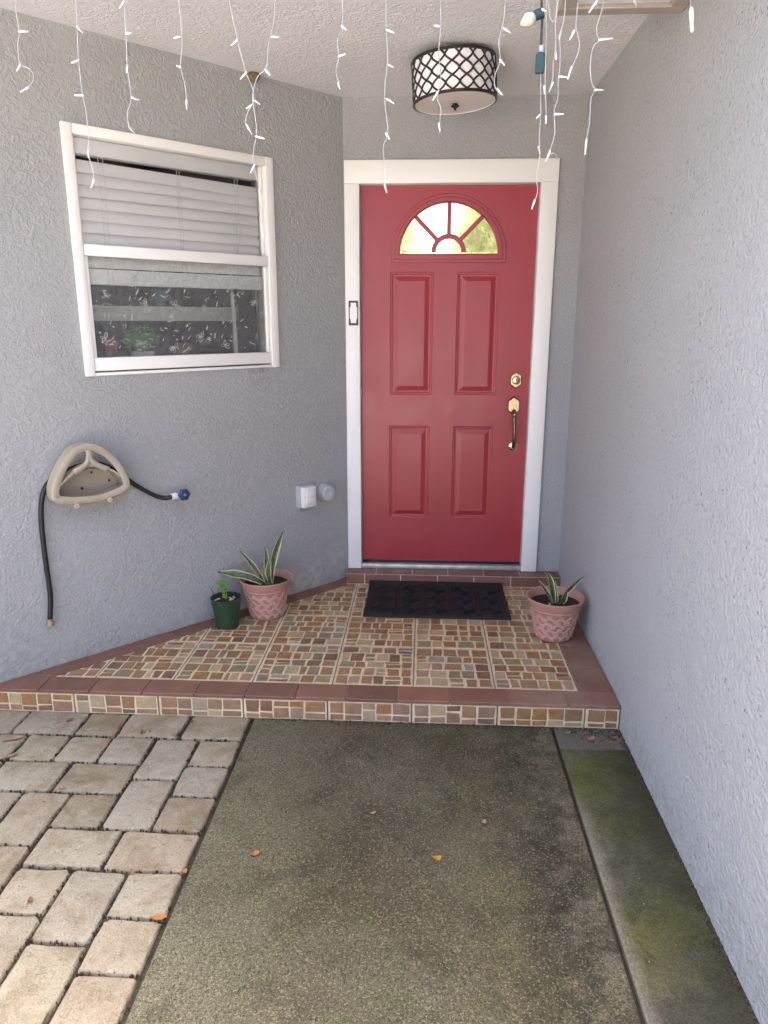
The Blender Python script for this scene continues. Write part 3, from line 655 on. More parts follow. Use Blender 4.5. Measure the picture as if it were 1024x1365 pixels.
for a0 in (0, 45, 90, 135): curve_plate('pane', [arc_in(RI, .262, a0 + .3, a0 + 44.7)], ya, yb, M['fan_glass'], fw)
curve_plate('pane', [[(FCX + RI * .99, FZ0 - .015)] + [(FCX + RI * .99 * math.cos(math.pi * k / 20), FZ0 + RI * .99 * math.sin(math.pi * k / 20)) for k in range(21)] + [(FCX - RI * .99, FZ0 - .015)]], ya, yb, M['fan_glass'], fw)
# hardware
HX = .842
def hexplate(nm, cx, cz, w_, h_, y0, y1, mat, par_, ch=.42):
    b = MB(); lo = []; hi = []; cut = h_ * ch / 2
    pts = [(-w_ / 2, -h_ / 2 + cut), (-w_ * .07, -h_ / 2), (w_ * .07, -h_ / 2), (w_ / 2, -h_ / 2 + cut), (w_ / 2, h_ / 2 - cut), (w_ * .07, h_ / 2), (-w_ * .07, h_ / 2), (-w_ / 2, h_ / 2 - cut)]
    b.prism([(cx + x, y0, cz + z) for x, z in pts], [(cx + x, y0 + (y1 - y0) * .35, cz + z) for x, z in pts], .009, abs(y1 - y0) * .65)
    return b.build(nm, mat, par_)
AXY = (Vector((1, 0, 0)), Vector((0, 0, 1)), Vector((0, -1, 0)))
db = hexplate('deadbolt', HX, 1.246, .066, .092, YF, YF - .016, M['brass'], door)
b = MB(); b.lathe([(.0225, 0), (.0225, .010), (.019, .015), (.012, .0165), (.0, .0168)], (HX, YF - .015, 1.246), 24, AXY); cy = b.build('cylinder', M['brass'], db, smooth=True)
b = MB(); b.box((HX - .0015, HX + .0015), (YF - .0330, YF - .0315), (1.240, 1.252)); b.build('keyhole', M['dark_hole'], cy)
hs = hexplate('handleset', HX - .006, 1.108, .068, .100, YF, YF - .022, M['brass'], door)
b = MB(); b.tube(cr([(HX - .006, YF - .016, 1.083), (HX - .005, YF - .045, 1.062), (HX - .003, YF - .058, 1.020), (HX, YF - .058, .975), (HX + .001, YF - .052, .925), (HX + .002, YF - .032, .893), (HX + .002, YF - .004, .880)], 6),
                     [.011, .0125, .0135, .0125, .011, .0095, .009, .0088, .009] + [.0095] * 4 + [.010] * 24, 12); b.v = b.v
b.build('grip', M['brass_dark'], hs, smooth='all')
b = MB(); b.tube([(HX - .006, YF - .018, 1.058), (HX - .006, YF - .050, 1.066), (HX - .006, YF - .068, 1.063)], [.006, .008, .009], 10, flat=.6); b.build('thumb_latch', M['brass'], hs, smooth='all')
b = MB(); b.lathe([(.027, 0), (.026, .006), (.018, .012), (.008, .014), (0, .0142)], (HX + .002, YF, .882), 24, AXY); b.build('rosette', M['brass'], hs, smooth=True)
# doorbell bracket left without its cover
bell = thing('doorbell_bracket', 'empty black-edged doorbell bracket on the white door casing', 'doorbell', (-.037, -.022, 1.53))
bx0, bx1, bz0, bz1 = -.062, -.012, 1.533, 1.659
notch = [(bx0 + .010, bz0 + .012), (bx1 - .010, bz0 + .012), (bx1 - .010, bz0 + .03), (bx1 - .005, bz0 + .034), (bx1 - .005, bz1 - .034), (bx1 - .010, bz1 - .030), (bx1 - .010, bz1 - .010), (bx0 + .010, bz1 - .010), (bx0 + .010, bz1 - .030), (bx0 + .005, bz1 - .034), (bx0 + .005, bz0 + .034), (bx0 + .010, bz0 + .03)]
curve_plate('bracket', [rect((bx0, bx1, bz0, bz1)), notch], -.0225, -.028, M['black_plastic'], bell)
b = MB(); b.box((bx0 + .003, bx1 - .003), (-.0245, -.0228), (bz0 + .003, bz1 - .003)); b.build('backplate', M['white'], bell)

# foyer behind the door; open gap added high at its far end to brighten the fan panes
b = MB(); x0, x1, y0, y1, zt_ = -.6, 1.6, .16, 2.3, 2.62
b.face([(x0, y0, .15), (x1, y0, .15), (x1, y1, .15), (x0, y1, .15)]); b.face([(x0, y0, zt_), (x1, y0, zt_), (x1, y1, zt_), (x0, y1, zt_)])
b.face([(x0, y0, .15), (x0, y1, .15), (x0, y1, zt_), (x0, y0, zt_)]); b.face([(x1, y0, .15), (x1, y1, .15), (x1, y1, zt_), (x1, y0, zt_)])
b.face([(x0, y1, .15), (x1, y1, .15), (x1, y1, 1.8), (x0, y1, 1.8)])
tag(b.build('foyer_interior', M['foyer'], recalc=False), 'pale hallway inside, glimpsed through the fan window of the red door', 'room')

# ------------------------------------------------------------------ window
win = thing('sash_window', 'white framed sash window set in the angled stucco wall', 'window', tuple(LF(.93, 0, 1.34)))
def lbox(nm, mat, par_, u, o, z, bev=.0025): return part_box(nm, mat, par_, u, o, z, bev, LF)
lbox('frame_jamb', M['vinyl'], win, (1.375, 1.414), (-.09, .016), (1.332, 2.295)); lbox('frame_jamb', M['vinyl'], win, (.444, .486), (-.09, .016), (1.332, 2.295))
lbox('frame_head', M['vinyl'], win, (.487, 1.374), (-.09, .0155), (2.257, 2.2945)); lbox('frame_sill', M['vinyl'], win, (.487, 1.374), (-.09, .013), (1.3325, 1.345))
lo_ = lbox('lower_sash', M['vinyl'], win, (.488, 1.373), (-.026, .010), (1.352, 1.406)); lbox('meeting_rail', M['vinyl'], lo_, (.488, 1.373), (-.030, .012), (1.811, 1.856))
lbox('stile', M['vinyl'], lo_, (1.357, 1.373), (-.026, .006), (1.407, 1.810)); lbox('stile', M['vinyl'], lo_, (.488, .505), (-.026, .006), (1.407, 1.810))
b = MB(); b.box((.5, 1.36), (-.012, -.009), (1.40, 1.815), LF); pane = b.build('pane', M['film_glass'], lo_)
up_ = lbox('upper_sash', M['vinyl'], win, (.488, 1.373), (-.0395, -.031), (1.818, 1.852)); lbox('stile', M['vinyl'], up_, (1.360, 1.373), (-.036, -.012), (1.853, 2.256)); lbox('stile', M['vinyl'], up_, (.488, .501), (-.036, -.012), (1.853, 2.256))
b = MB(); b.box((.5, 1.362), (-.030, -.027), (1.845, 2.257), LF); b.build('pane', M['glass'], up_)
# etched flowers and leaves of the decorative film
random.seed(21); b = MB()
def sliver(u, z, L, wd, an):
    d_ = (math.cos(an), math.sin(an)); p_ = (-d_[1], d_[0]); q = []
    for t, k in ((-1, 0), (-.5, .8), (.1, 1), (1, 0), (.1, -.6), (-.5, -.5)): q.append((u + d_[0] * L * t + p_[0] * wd * k, z + d_[1] * L * t + p_[1] * wd * k))
    b.face([LF(a, -.0082, c) for a, c in q])
def scroll(u, z, r, a0, sweep, wd=.0010, e=1.0):
    n = 14; ring = [(u + (r * (1 - .45 * k / n)) * math.cos(a0 + sweep * k / n), z + e * (r * (1 - .45 * k / n)) * math.sin(a0 + sweep * k / n)) for k in range(n + 1)]
    for (a, c), (d2, e2) in zip(ring[:-1], ring[1:]):
        L = math.hypot(d2 - a, e2 - c) or 1; px_, pz_ = -(e2 - c) / L * wd, (d2 - a) / L * wd
        b.face([LF(a - px_, -.0082, c - pz_), LF(d2 - px_, -.0082, e2 - pz_), LF(d2 + px_, -.0082, e2 + pz_), LF(a + px_, -.0082, c + pz_)])
for k in range(120): sliver(random.uniform(.52, 1.34), random.uniform(1.42, 1.80), random.uniform(.006, .019), random.uniform(.0012, .0038), random.choice((2.2, 2.0, 2.5, .3, .1, 1.9)) + random.uniform(-.3, .3))
def petal(u, z, L, wd, an, lw=.0008):
    pts = [(u + L * .5 * (1 - math.cos(t)) * math.cos(an) - wd * math.sin(t) * math.sin(an), z + L * .5 * (1 - math.cos(t)) * math.sin(an) + wd * math.sin(t) * math.cos(an)) for t in [i * 6.283 / 12 for i in range(13)]]
    for (p, q), (r, t) in zip(pts[:-1], pts[1:]):
        d = math.hypot(r - p, t - q) or 1; nx, nz = -(t - q) / d * lw, (r - p) / d * lw; b.face([LF(p - nx, -.0082, q - nz), LF(r - nx, -.0082, t - nz), LF(r + nx, -.0082, t + nz), LF(p + nx, -.0082, q + nz)])
for k in range(17):
    cu_, cz_ = .55 + (k % 6) * .150 + random.uniform(-.045, .045), (1.46, 1.62, 1.74)[k // 6] + random.uniform(-.04, .04); a0 = random.uniform(0, 6.28); n_ = random.choice((4, 5, 6)); L_ = random.uniform(.016, .030)
    for q in range(n_): petal(cu_, cz_, L_ * random.uniform(.7, 1.2), L_ * random.uniform(.14, .24), a0 + random.choice((3.8, 6.28)) * q / n_ + random.uniform(-.25, .25))
for k in range(10): scroll(random.uniform(.53, 1.33), random.uniform(1.43, 1.79), random.uniform(.012, .034), random.uniform(0, 6), random.uniform(1.2, 2.6), .0009, .7)
for k in range(60):
    u_, z_ = random.uniform(.52, 1.34), random.uniform(1.42, 1.80); r_ = random.uniform(.0015, .004); b.face([LF(u_ + r_ * math.cos(i * 1.0472), -.0082, z_ + r_ * math.sin(i * 1.0472)) for i in range(6)])
b.build('etched_pattern', M['etch'], pane, kind='stuff', recalc=False)
# blind
bl = thing('window_blind', 'white slatted blind half lowered behind the upper window pane', 'blind', tuple(LF(.93, -.10, 1.70)))
lbox('headrail', M['blind'], bl, (.490, 1.366), (-.085, -.036), (2.198, 2.256))
def slat(z, tilt, drop=0.0, wd=.051):
    b = MB(); n = 6; vs = []
    for uu, dz in ((.492, drop), (1.364, 0)):
        for side in (1, -1):
            for k in range(n + 1):
                t = k / n - .5; bow = .004 * (1 - 4 * t * t)
                o_ = -.060 - math.cos(tilt) * t * wd + math.sin(tilt) * (bow + side * .0008); z_ = z + dz + math.sin(tilt) * t * wd + math.cos(tilt) * (bow + side * .0008)
                vs.append(LF(uu, o_, z_))
    m_ = n + 1; fs = [(k, k + 1, 2 * m_ + k + 1, 2 * m_ + k) for k in range(n)] + [(m_ + k + 1, m_ + k, 3 * m_ + k, 3 * m_ + k + 1) for k in range(n)] + [(0, 2 * m_, 3 * m_, m_), (n, m_ + n, 3 * m_ + n, 2 * m_ + n)]
    b.mesh(vs, fs); b.build('slat', M['blind'], bl, smooth=True)
for k in range(9): slat(2.158 - k * .0455, R(73 + (k % 3)), -.012 if k == 0 else (-.004 if k == 1 else 0))
lbox('bottom_rail', M['blind'], bl, (.492, 1.364), (-.082, -.036), (1.702, 1.764))
for u_ in (1.262, 1.242, .918, .905, .628, .612):
    b = MB(); b.tube([LF(u_, -.0345, 2.20), LF(u_, -.0340, 2.0), LF(u_, -.0345, 1.70)], .0013, 6); b.build('ladder_cord', M['cord'], bl)
# dim room behind the window
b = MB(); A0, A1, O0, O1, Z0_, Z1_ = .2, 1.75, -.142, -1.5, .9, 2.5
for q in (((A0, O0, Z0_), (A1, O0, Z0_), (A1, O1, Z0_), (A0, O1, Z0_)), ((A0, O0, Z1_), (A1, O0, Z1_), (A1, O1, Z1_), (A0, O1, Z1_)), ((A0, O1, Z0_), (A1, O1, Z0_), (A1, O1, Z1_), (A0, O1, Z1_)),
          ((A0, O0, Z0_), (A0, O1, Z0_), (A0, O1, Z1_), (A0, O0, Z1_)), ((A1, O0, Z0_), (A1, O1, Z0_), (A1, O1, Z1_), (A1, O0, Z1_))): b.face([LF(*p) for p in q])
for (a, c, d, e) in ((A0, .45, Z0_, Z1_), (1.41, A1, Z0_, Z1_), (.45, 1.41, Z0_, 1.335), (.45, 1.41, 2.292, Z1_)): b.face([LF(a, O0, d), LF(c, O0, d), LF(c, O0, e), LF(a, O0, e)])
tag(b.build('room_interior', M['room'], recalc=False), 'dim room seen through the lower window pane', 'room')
sill = lbox('window_ledge', M['vinyl'], None, (.46, 1.40), (-.40, -.138), (1.336, 1.366)); tag(sill, 'white inner ledge carrying the plant behind the window pane', 'ledge')
rail_ = lbox('shelf_board', M['blind'], None, (.40, 1.60), (-.60, -.44), (1.555, 1.625)); tag(rail_, 'pale horizontal board inside the room behind the lower pane', 'shelf')
b = MB(); b.tube([LF(.60, -.15, 1.80), LF(.595, -.15, 1.60), LF(.59, -.15, 1.37)], [.005, .007, .012], 8); tag(b.build('blind_pull_cord', M['cord'], smooth='all'), 'pale cord bundle hanging down behind the right side of the pane', 'cord')
random.seed(3)
ip = thing('window_plant', 'bushy green plant in a white pot behind the window pane', 'plant', tuple(LF(1.045, -.24, 1.366)))
b = MB(); b.lathe([(.03, 0), (.045, .0), (.055, .05), (.05, .05), (.0, .042)], LF(1.045, -.24, 1.366), 18); b.build('pot', M['vinyl'], ip, smooth=True)
b = MB()
for k in range(620):
    d_ = Vector((random.gauss(0, 1), random.gauss(0, 1), random.gauss(0, .8))).normalized() * random.uniform(.02, .085); c_ = LF(1.045, -.24, 1.47) + Vector((d_.x, d_.y, d_.z * .8))
    t = Vector((random.gauss(0, 1), random.gauss(0, 1), random.gauss(0, 1))).normalized(); s_ = t.orthogonal().normalized() * .0042; b.face([c_ - t * .012, c_ + s_, c_ + t * .012, c_ - s_])
b.build('foliage', leafm('house_plant_leaf', (.05, .20, .03), (.12, .36, .05), .3), ip, recalc=False)
for u_, h_, r_, col, lab in ((1.20, .12, .035, (.22, .012, .02), 'dark red jar behind the window pane'), (.83, .085, .045, (.14, .06, .025), 'brown bowl behind the window pane')):
    b = MB(); b.lathe([(r_ * .7, 0), (r_, h_ * .4), (r_ * .8, h_ * .85), (r_ * .55, h_), (.0, h_)], LF(u_, -.24, 1.366), 18); tag(b.build('jar', plain('jar_glaze_%d' % int(u_ * 100), col, .4), smooth=True), lab, 'jar')
b = MB(); b.lathe([(.03, 0), (.05, .03), (.045, .08), (.025, .1), (0, .1)], LF(.80, -.50, 1.626), 18); tag(b.build('vase', plain('teal_glaze', (.05, .17, .20), .4), smooth=True), 'teal vase on the pale board inside the room', 'vase')

# ------------------------------------------------------------------ hose hanger, hose, faucet, outlet
hg = thing('hose_hanger', 'beige plastic hose hanger mounted on the angled stucco wall', 'hose hanger', tuple(pixl(122, 670, .0)))
ZM = lambda x, y, o: pixl(30 + x * 250 / 1024, 560 + y * 300 / 1229, o)          # a spot on the hanger, o metres off the wall
OF = .115
ring = [ZM(165, 430, OF), ZM(160, 380, OF), ZM(185, 300, OF), ZM(230, 210, OF), ZM(285, 150, OF), ZM(350, 128, OF), ZM(430, 140, OF), ZM(500, 190, OF), ZM(560, 265, OF), ZM(592, 340, OF), ZM(575, 385, OF), ZM(520, 415, OF), ZM(430, 447, OF), ZM(320, 460, OF), ZM(220, 460, OF), ZM(178, 448, OF), ZM(165, 430, OF)]
ringc = cr(ring, 5)
nrm = Vector((SA, -CA, 0))
def strip(b, path, w_in, dep, ctr, th=.004):
    """flat-faced moulding along a path: face towards the viewer of width w_in (towards ctr) and a skirt of depth dep"""
    vs = []; fs = []; n = len(path)
    for i, p in enumerate(path):
        t = (path[min(i + 1, n - 1)] - path[max(i - 1, 0)]).normalized(); s_ = nrm.cross(t).normalized()
        if s_.dot(ctr - p) < 0: s_ = -s_
        vs += [p - nrm * dep, p - nrm * .010 , p - nrm * .003 + s_ * .003, p + s_ * .010, p + s_ * (w_in * .75), p + s_ * w_in - nrm * .004, p + s_ * w_in - nrm * .014]
    m_ = 7
    for i in range(n - 1):
        for k in range(m_ - 1): fs.append((i * m_ + k, i * m_ + k + 1, (i + 1) * m_ + k + 1, (i + 1) * m_ + k))
    b.mesh(vs, fs)
ctr_ = ZM(370, 320, OF)
b = MB(); strip(b, ringc, .031, .060, ctr_); b.build('rim', M['beige'], hg, smooth=True, recalc=False)
arch = cr([ZM(190, 415, OF - .012), ZM(200, 375, OF - .012), ZM(250, 315, OF - .012), ZM(310, 272, OF - .012), ZM(370, 252, OF - .012), ZM(440, 262, OF - .012), ZM(510, 292, OF - .012), ZM(560, 340, OF - .012), ZM(570, 370, OF - .012)], 5)
b = MB(); vs = []; fs = []
for p in arch: vs += [p + nrm * .004, p + nrm * .004 + Vector((0, 0, .010)), p - nrm * .10 + Vector((0, 0, .006)), p - nrm * .10]
for i in range(len(arch) - 1):
    for k in range(4): fs.append((i * 4 + k, i * 4 + (k + 1) % 4, (i + 1) * 4 + (k + 1) % 4, (i + 1) * 4 + k))
b.mesh(vs, fs); b.build('saddle', M['beige'], hg, smooth=True)
for pts in ([ZM(362, 165, OF - .004), ZM(360, 215, OF - .006), ZM(335, 250, OF - .008), ZM(280, 285, OF - .010)], [ZM(362, 165, OF - .004), ZM(372, 215, OF - .006), ZM(410, 245, OF - .008), ZM(470, 268, OF - .010)]):
    b = MB(); b.tube(cr(pts, 5), [.012] * 16, 10, flat=.55); b.build('strut', M['beige'], hg, smooth='all')
bot = cr([ZM(178, 440, OF), ZM(220, 458, OF), ZM(320, 460, OF), ZM(430, 447, OF), ZM(520, 415, OF), ZM(575, 385, OF)], 5)
b = MB(); vs = []; fs = []
for p in bot: vs += [p - nrm * .004, p - nrm * (OF - .002) + Vector((0, 0, .018)), p - nrm * (OF - .002) + Vector((0, 0, .010)), p - nrm * .010 - Vector((0, 0, .008))]
for i in range(len(bot) - 1):
    for k in range(4): fs.append((i * 4 + k, i * 4 + (k + 1) % 4, (i + 1) * 4 + (k + 1) % 4, (i + 1) * 4 + k))
b.mesh(vs, fs); b.build('tray', M['beige'], hg, smooth=True)
bp_ = [ZM(170, 440, .004), ZM(190, 370, .004), ZM(260, 300, .004), ZM(360, 262, .004), ZM(460, 272, .004), ZM(545, 320, .004), ZM(575, 370, .004), ZM(540, 410, .004), ZM(420, 450, .004), ZM(230, 462, .004)]
b = MB(); b.prism([p - nrm * .003 for p in bp_], [p + nrm * .004 for p in bp_]); plate = b.build('back_plate', M['beige'], hg)
for x, y, r_ in ((325, 372, .006), (375, 285, .005), (472, 328, .005)):
    b = MB(); b.lathe([(r_, 0), (r_ * .9, .004), (0, .0045)], ZM(x, y, .008), 12, (Vector((-CA, -SA, 0)), Vector((0, 0, 1)), nrm)); b.build('screw', M['dark_hole'], plate)
for x, y in ((300, 468), (480, 436)):
    b = MB(); c0 = ZM(x, y, OF + .002); b.lathe([(.0, -.008), (.009, -.008), (.013, .0), (.010, .004), (0, .005)], c0, 14, (Vector((-CA, -SA, 0)), Vector((0, 0, 1)), nrm)); b.build('boss', M['beige'], hg, smooth=True)
hose = thing('garden_hose', 'short black hose looped over the beige hanger with its end hanging down', 'hose', tuple(pixl(66, 832, .03)))
path = cr([ZM(815, 420, .062), ZM(780, 425, .05), ZM(730, 415, .04), ZM(670, 385, .035), ZM(610, 350, .03), ZM(540, 300, .04), ZM(440, 245, .05), ZM(340, 243, .05), ZM(260, 268, .05), ZM(200, 300, .045), ZM(150, 335, .04), ZM(118, 385, .035), ZM(103, 460, .03), ZM(103, 550, .026), ZM(115, 680, .024), ZM(135, 830, .022), ZM(152, 960, .022), ZM(150, 1090, .022)], 6)
b = MB(); b.tube(path, .0105, 12); b.build('tube', M['hose'], hose, smooth='all')
e_ = (Vector((1, 0, 0)), Vector((0, 1, 0)), Vector((0, 0, -1)))
b = MB(); b.lathe([(.0, -.004), (.0115, -.004), (.0115, .012), (.0155, .013), (.0155, .022), (.0135, .023), (.0135, .030), (.010, .031), (.009, .02), (0, .018)], ZM(149, 1090, .022), 16, e_); b.build('brass_end', plain('weathered_brass', (.42, .34, .22), .45, .6, var=.2, scale=90), hose, smooth=True)
fc = thing('outdoor_faucet', 'wall faucet with a blue lobed knob at the hose start', 'faucet', tuple(ZM(870, 420, 0)))
b = MB(); b.tube([ZM(872, 405, .0), ZM(872, 405, .085)], [.020, .011], 14); b.build('body', M['steel'], fc, smooth=True)
b = MB(); b.tube([ZM(850, 412, .062), ZM(822, 412, .062)], .012, 12); b.tube([ZM(838, 412, .062), ZM(815, 418, .062)], .016, 12); b.build('spout', M['outlet'], fc, smooth=True)
b = MB(); kc = ZM(878, 405, .09); vs = []; n = 48; fs = []
for dz, sc in ((0, .8), (.003, 1), (.013, 1), (.016, .82), (.0165, .3), (.013, .26)):
    for k in range(n):
        th_ = 2 * math.pi * k / n; rr = (.0262 + .0026 * math.cos(6 * th_)) * sc; vs.append(kc + nrm * dz + Vector((-CA, -SA, 0)) * math.cos(th_) * rr + Vector((0, 0, 1)) * math.sin(th_) * rr)
for r_ in range(5):
    for k in range(n): fs.append((r_ * n + k, r_ * n + (k + 1) % n, (r_ + 1) * n + (k + 1) % n, (r_ + 1) * n + k))
fs.append(tuple(range(n))); b.mesh(vs, fs); kn = b.build('knob', M['blue'], fc, smooth=True)
b = MB(); b.lathe([(.0065, 0), (.006, .006), (0, .007)], kc + nrm * .013, 12, (Vector((-CA, -SA, 0)), Vector((0, 0, 1)), nrm)); b.build('screw', M['steel'], kn, smooth=True)
ol = thing('outlet_box', 'white weatherproof outlet cover low on the angled stucco wall', 'outlet', tuple(LF(.31, 0, .58)))
lbox('housing', M['grey_paint'], ol, (.262, .360), (-.001, .030), (.583, .703), .004); cv = lbox('cover', M['outlet'], ol, (.266, .352), (.0305, .062), (.588, .700), .006)
for z_ in (.628, .668): lbox('socket_lid', M['outlet'], cv, (.276, .336), (.0625, .067), (z_ - .017, z_ + .017), .003)
cj = thing('round_junction_box', 'round grey painted conduit box beside the white outlet cover', 'junction box', tuple(LF(.165, 0, .62)))
b = MB(); AXL = (Vector((-CA, -SA, 0)), Vector((0, 0, 1)), nrm)
b.lathe([(.052, -.001), (.052, .012), (.047, .018), (.044, .045), (.036, .052), (0, .053)], LF(.168, 0, .640), 28, AXL); b.build('cover', M['grey_paint'], cj, smooth=True)
b = MB(); b.lathe([(.013, .05), (.013, .060), (.009, .064), (0, .064)], LF(.158, 0, .637), 14, AXL); b.build('plug', M['grey_paint'], cj, smooth=True)

# ------------------------------------------------------------------ ceiling lamp
lp = thing('ceiling_lamp', 'drum ceiling lamp with dark lattice over white shade', 'lamp', (.444, -.585, ZC))
lp.rotation_euler = (0, R(-3.6), 0)
LR, LZ0, LZ1 = .172, -.186, -.022
def lpart(b, nm, mat, p=None, **k):
    o = b.build(nm, mat, None, **k); o.parent = p or lp; return o
b = MB(); b.lathe([(.085, .002), (.085, -.016), (.02, -.02)], (0, 0, 0), 32); lpart(b, 'canopy', M['bronze'], smooth=True)
b = MB(); b.lathe([(LR, LZ0), (LR, LZ1), (LR - .003, LZ1), (LR - .003, LZ0)], (0, 0, 0), 96); shade = lpart(b, 'shade', M['shade'], smooth=True)
for z_ in (LZ0, LZ1 - .010):
    b = MB(); b.lathe([(LR + .005, z_), (LR + .005, z_ + .011), (LR - .002, z_ + .011), (LR - .002, z_), (LR + .005, z_)], (0, 0, 0), 96); lpart(b, 'rim', M['bronze'], smooth=True)
b = MB(); b.lathe([(LR, LZ1 + .001), (0, LZ1 + .004)], (0, 0, 0), 48); lpart(b, 'top_plate', M['bronze'])
b = MB(); b.lathe([(LR - .004, LZ0 + .003), (LR * .6, LZ0 + .001), (0, LZ0)], (0, 0, 0), 64); lpart(b, 'diffuser', M['diffuser'], smooth='all')
b = MB(); b.lathe([(0, LZ0 - .026), (.005, LZ0 - .024), (.004, LZ0 - .018), (.014, LZ0 - .014), (.018, LZ0 - .009), (.012, LZ0 - .003), (.008, LZ0 + .002)], (0, 0, 0), 20); lpart(b, 'finial', M['bronze'], smooth=True)
NC = 19; PT = 2 * math.pi / NC; rows = 1.4; hh = (LZ1 - .010) - (LZ0 + .011)
b = MB()
for fam in (0, 1):
    for k in range(NC):
        pts = []
        for i in range(55):
            t = i / 54; ph = t * rows * 2 * math.pi + (math.pi if fam else 0)
            tri = math.asin(math.sin(ph) * .985) / (math.pi / 2) * .35 + math.sin(ph) * .65     # ogee outline
            a_ = PT * (k + .5 * 0) + (PT * .5) * tri * .98 + (0 if not fam else 0)
            a_ = PT * k + PT * .5 * tri
            pts.append(Vector(((LR + .0022) * math.cos(a_), (LR + .0022) * math.sin(a_), LZ0 + .011 + hh * t)))
        if fam == 0 or True:
            if fam: pts = [Matrix.Rotation(PT, 3, 'Z') @ p for p in pts]
            b.tube(pts, .0041, 6)
lpart(b, 'lattice', M['bronze'], shade, smooth='all')

# ------------------------------------------------------------------ door mat
M['mat'] = plain('mat_rubber', (.013, .0132, .014), .62, var=.25, scale=20)
mat_ = thing('door_mat', 'black rubber door mat with five embossed panels', 'door mat', (.43, -.335, STEP))
MX0, MX1, MY0, MY1 = .052, .800, -.590, -.118; MZ = STEP + .0015
def mz(y): return MZ + .012 * max(0, (y - (MY1 - .10)) / .10) ** 2
def mbox(b, x, y, z):
    vs = []; n = 8; fs = []
    for i in range(n + 1):
        yy = y[0] + (y[1] - y[0]) * i / n
        for xx in x:
            for zz in z: vs.append((xx, yy, mz(yy) + zz))
    for i in range(n):
        o = i * 4
        fs += [(o, o + 2, o + 6, o + 4), (o + 1, o + 5, o + 7, o + 3), (o, o + 4, o + 5, o + 1), (o + 2, o + 3, o + 7, o + 6)]
    fs += [(0, 1, 3, 2), (n * 4, n * 4 + 2, n * 4 + 3, n * 4 + 1)]; b.mesh(vs, fs)
b = MB(); mbox(b, (MX0, MX1), (MY0, MY1), (0, .007)); base_ = b.build('base', M['mat'], mat_)
b = MB()
for x in ((MX0, MX0 + .012), (MX1 - .012, MX1)): mbox(b, x, (MY0, MY1), (.0065, .0125))
for y in ((MY0, MY0 + .012), (MY1 - .012, MY1)): mbox(b, (MX0 + .0125, MX1 - .0125), y, (.0065, .0125))
b.build('border', M['mat'], mat_)
pw = (MX1 - MX0 - .04) / 5
for k in range(5):
    xa, xb = MX0 + .020 + k * pw + .006, MX0 + .020 + (k + 1) * pw - .006; ya_, yb_ = MY0 + .020, MY1 - .020
    b = MB()
    for x in ((xa, xa + .006), (xb - .006, xb)): mbox(b, x, (ya_, yb_), (.0065, .0135))
    for y in ((ya_, ya_ + .006), (yb_ - .006, yb_)): mbox(b, (xa + .0065, xb - .0065), y, (.0065, .0135))
    ca, cw = (xa + xb) / 2, (xb - xa) / 2 - .010; nd = 3; dh = (yb_ - ya_ - .02) / nd
    for q in range(nd):
        cy_ = ya_ + .01 + dh * (q + .5)
        for s_ in (1.0, .72, .44, .18):
            hw, hh_ = cw * s_, dh * .5 * s_ * .96; P4 = [(ca + hw, cy_), (ca, cy_ + hh_), (ca - hw, cy_), (ca, cy_ - hh_)]
            for i in range(4):
                p, q2 = Vector((*P4[i], 0)), Vector((*P4[(i + 1) % 4], 0)); t = (q2 - p).normalized(); nn_ = Vector((-t.y, t.x, 0)) * .003
                ff = lambda v, z: Vector((v.x, v.y, mz(v.y) + z))
                b.prism([ff(p - nn_, .0065), ff(q2 - nn_, .0065), ff(q2 + nn_, .0065), ff(p + nn_, .0065)], [ff(p - nn_ * .5, .0125), ff(q2 - nn_ * .5, .0125), ff(q2 + nn_ * .5, .0125), ff(p + nn_ * .5, .0125)])
    b.build('panel', M['mat'], mat_)

# ------------------------------------------------------------------ potted plants
def blade(parent, base, tipdir, L, wd, bend, twist=0.0, edge=.15, nseg=14):
    """one strap leaf: green centre, cream margins"""
    base = Vector(base); d_ = Vector(tipdir).normalized(); side = Vector((0, -1, 0)).cross(d_).normalized()
    b = MB(); vs = []; fs = []; bend = Vector(bend)
    for i in range(nseg + 1):
        t = i / nseg; c_ = base + d_ * L * t + bend * t * t + side * (.10 * wd * math.sin(t * 5.2 + L * 40)) + Vector((0, -1, 0)) * (.35 * wd * math.sin(t * 3.1))
        tan = (d_ * L + bend * 2 * t).normalized(); s_ = Matrix.Rotation(twist * t + .25, 3, tan) @ (side - tan * side.dot(tan)).normalized(); nn_ = tan.cross(s_)
        w_ = wd * (1 + .07 * math.sin(t * 17 + L * 90)) * (.42 + .58 * math.sin(min(1, t * 1.25 + .12) * math.pi / 2)) * (1 - max(0, (t - .55) / .45) ** 1.8) + .0006
        for k in (-1, -1 + 2 * edge, -.3, 0, .3, 1 - 2 * edge, 1): vs.append(c_ + s_ * w_ * k * .5 + nn_ * (w_ * .16 * (k * k)))
    m_ = 7
    for i in range(nseg):
        for k in range(m_ - 1): b.mi = 1 if k in (0, m_ - 2) and i < nseg - 1 else 0; b.f.append((i * m_ + k, i * m_ + k + 1, (i + 1) * m_ + k + 1, (i + 1) * m_ + k)); b.m.append(b.mi)
    b.v = vs
    return b.build('leaf', [M['snake'], M['snake_edge']], parent, smooth='all', recalc=False)
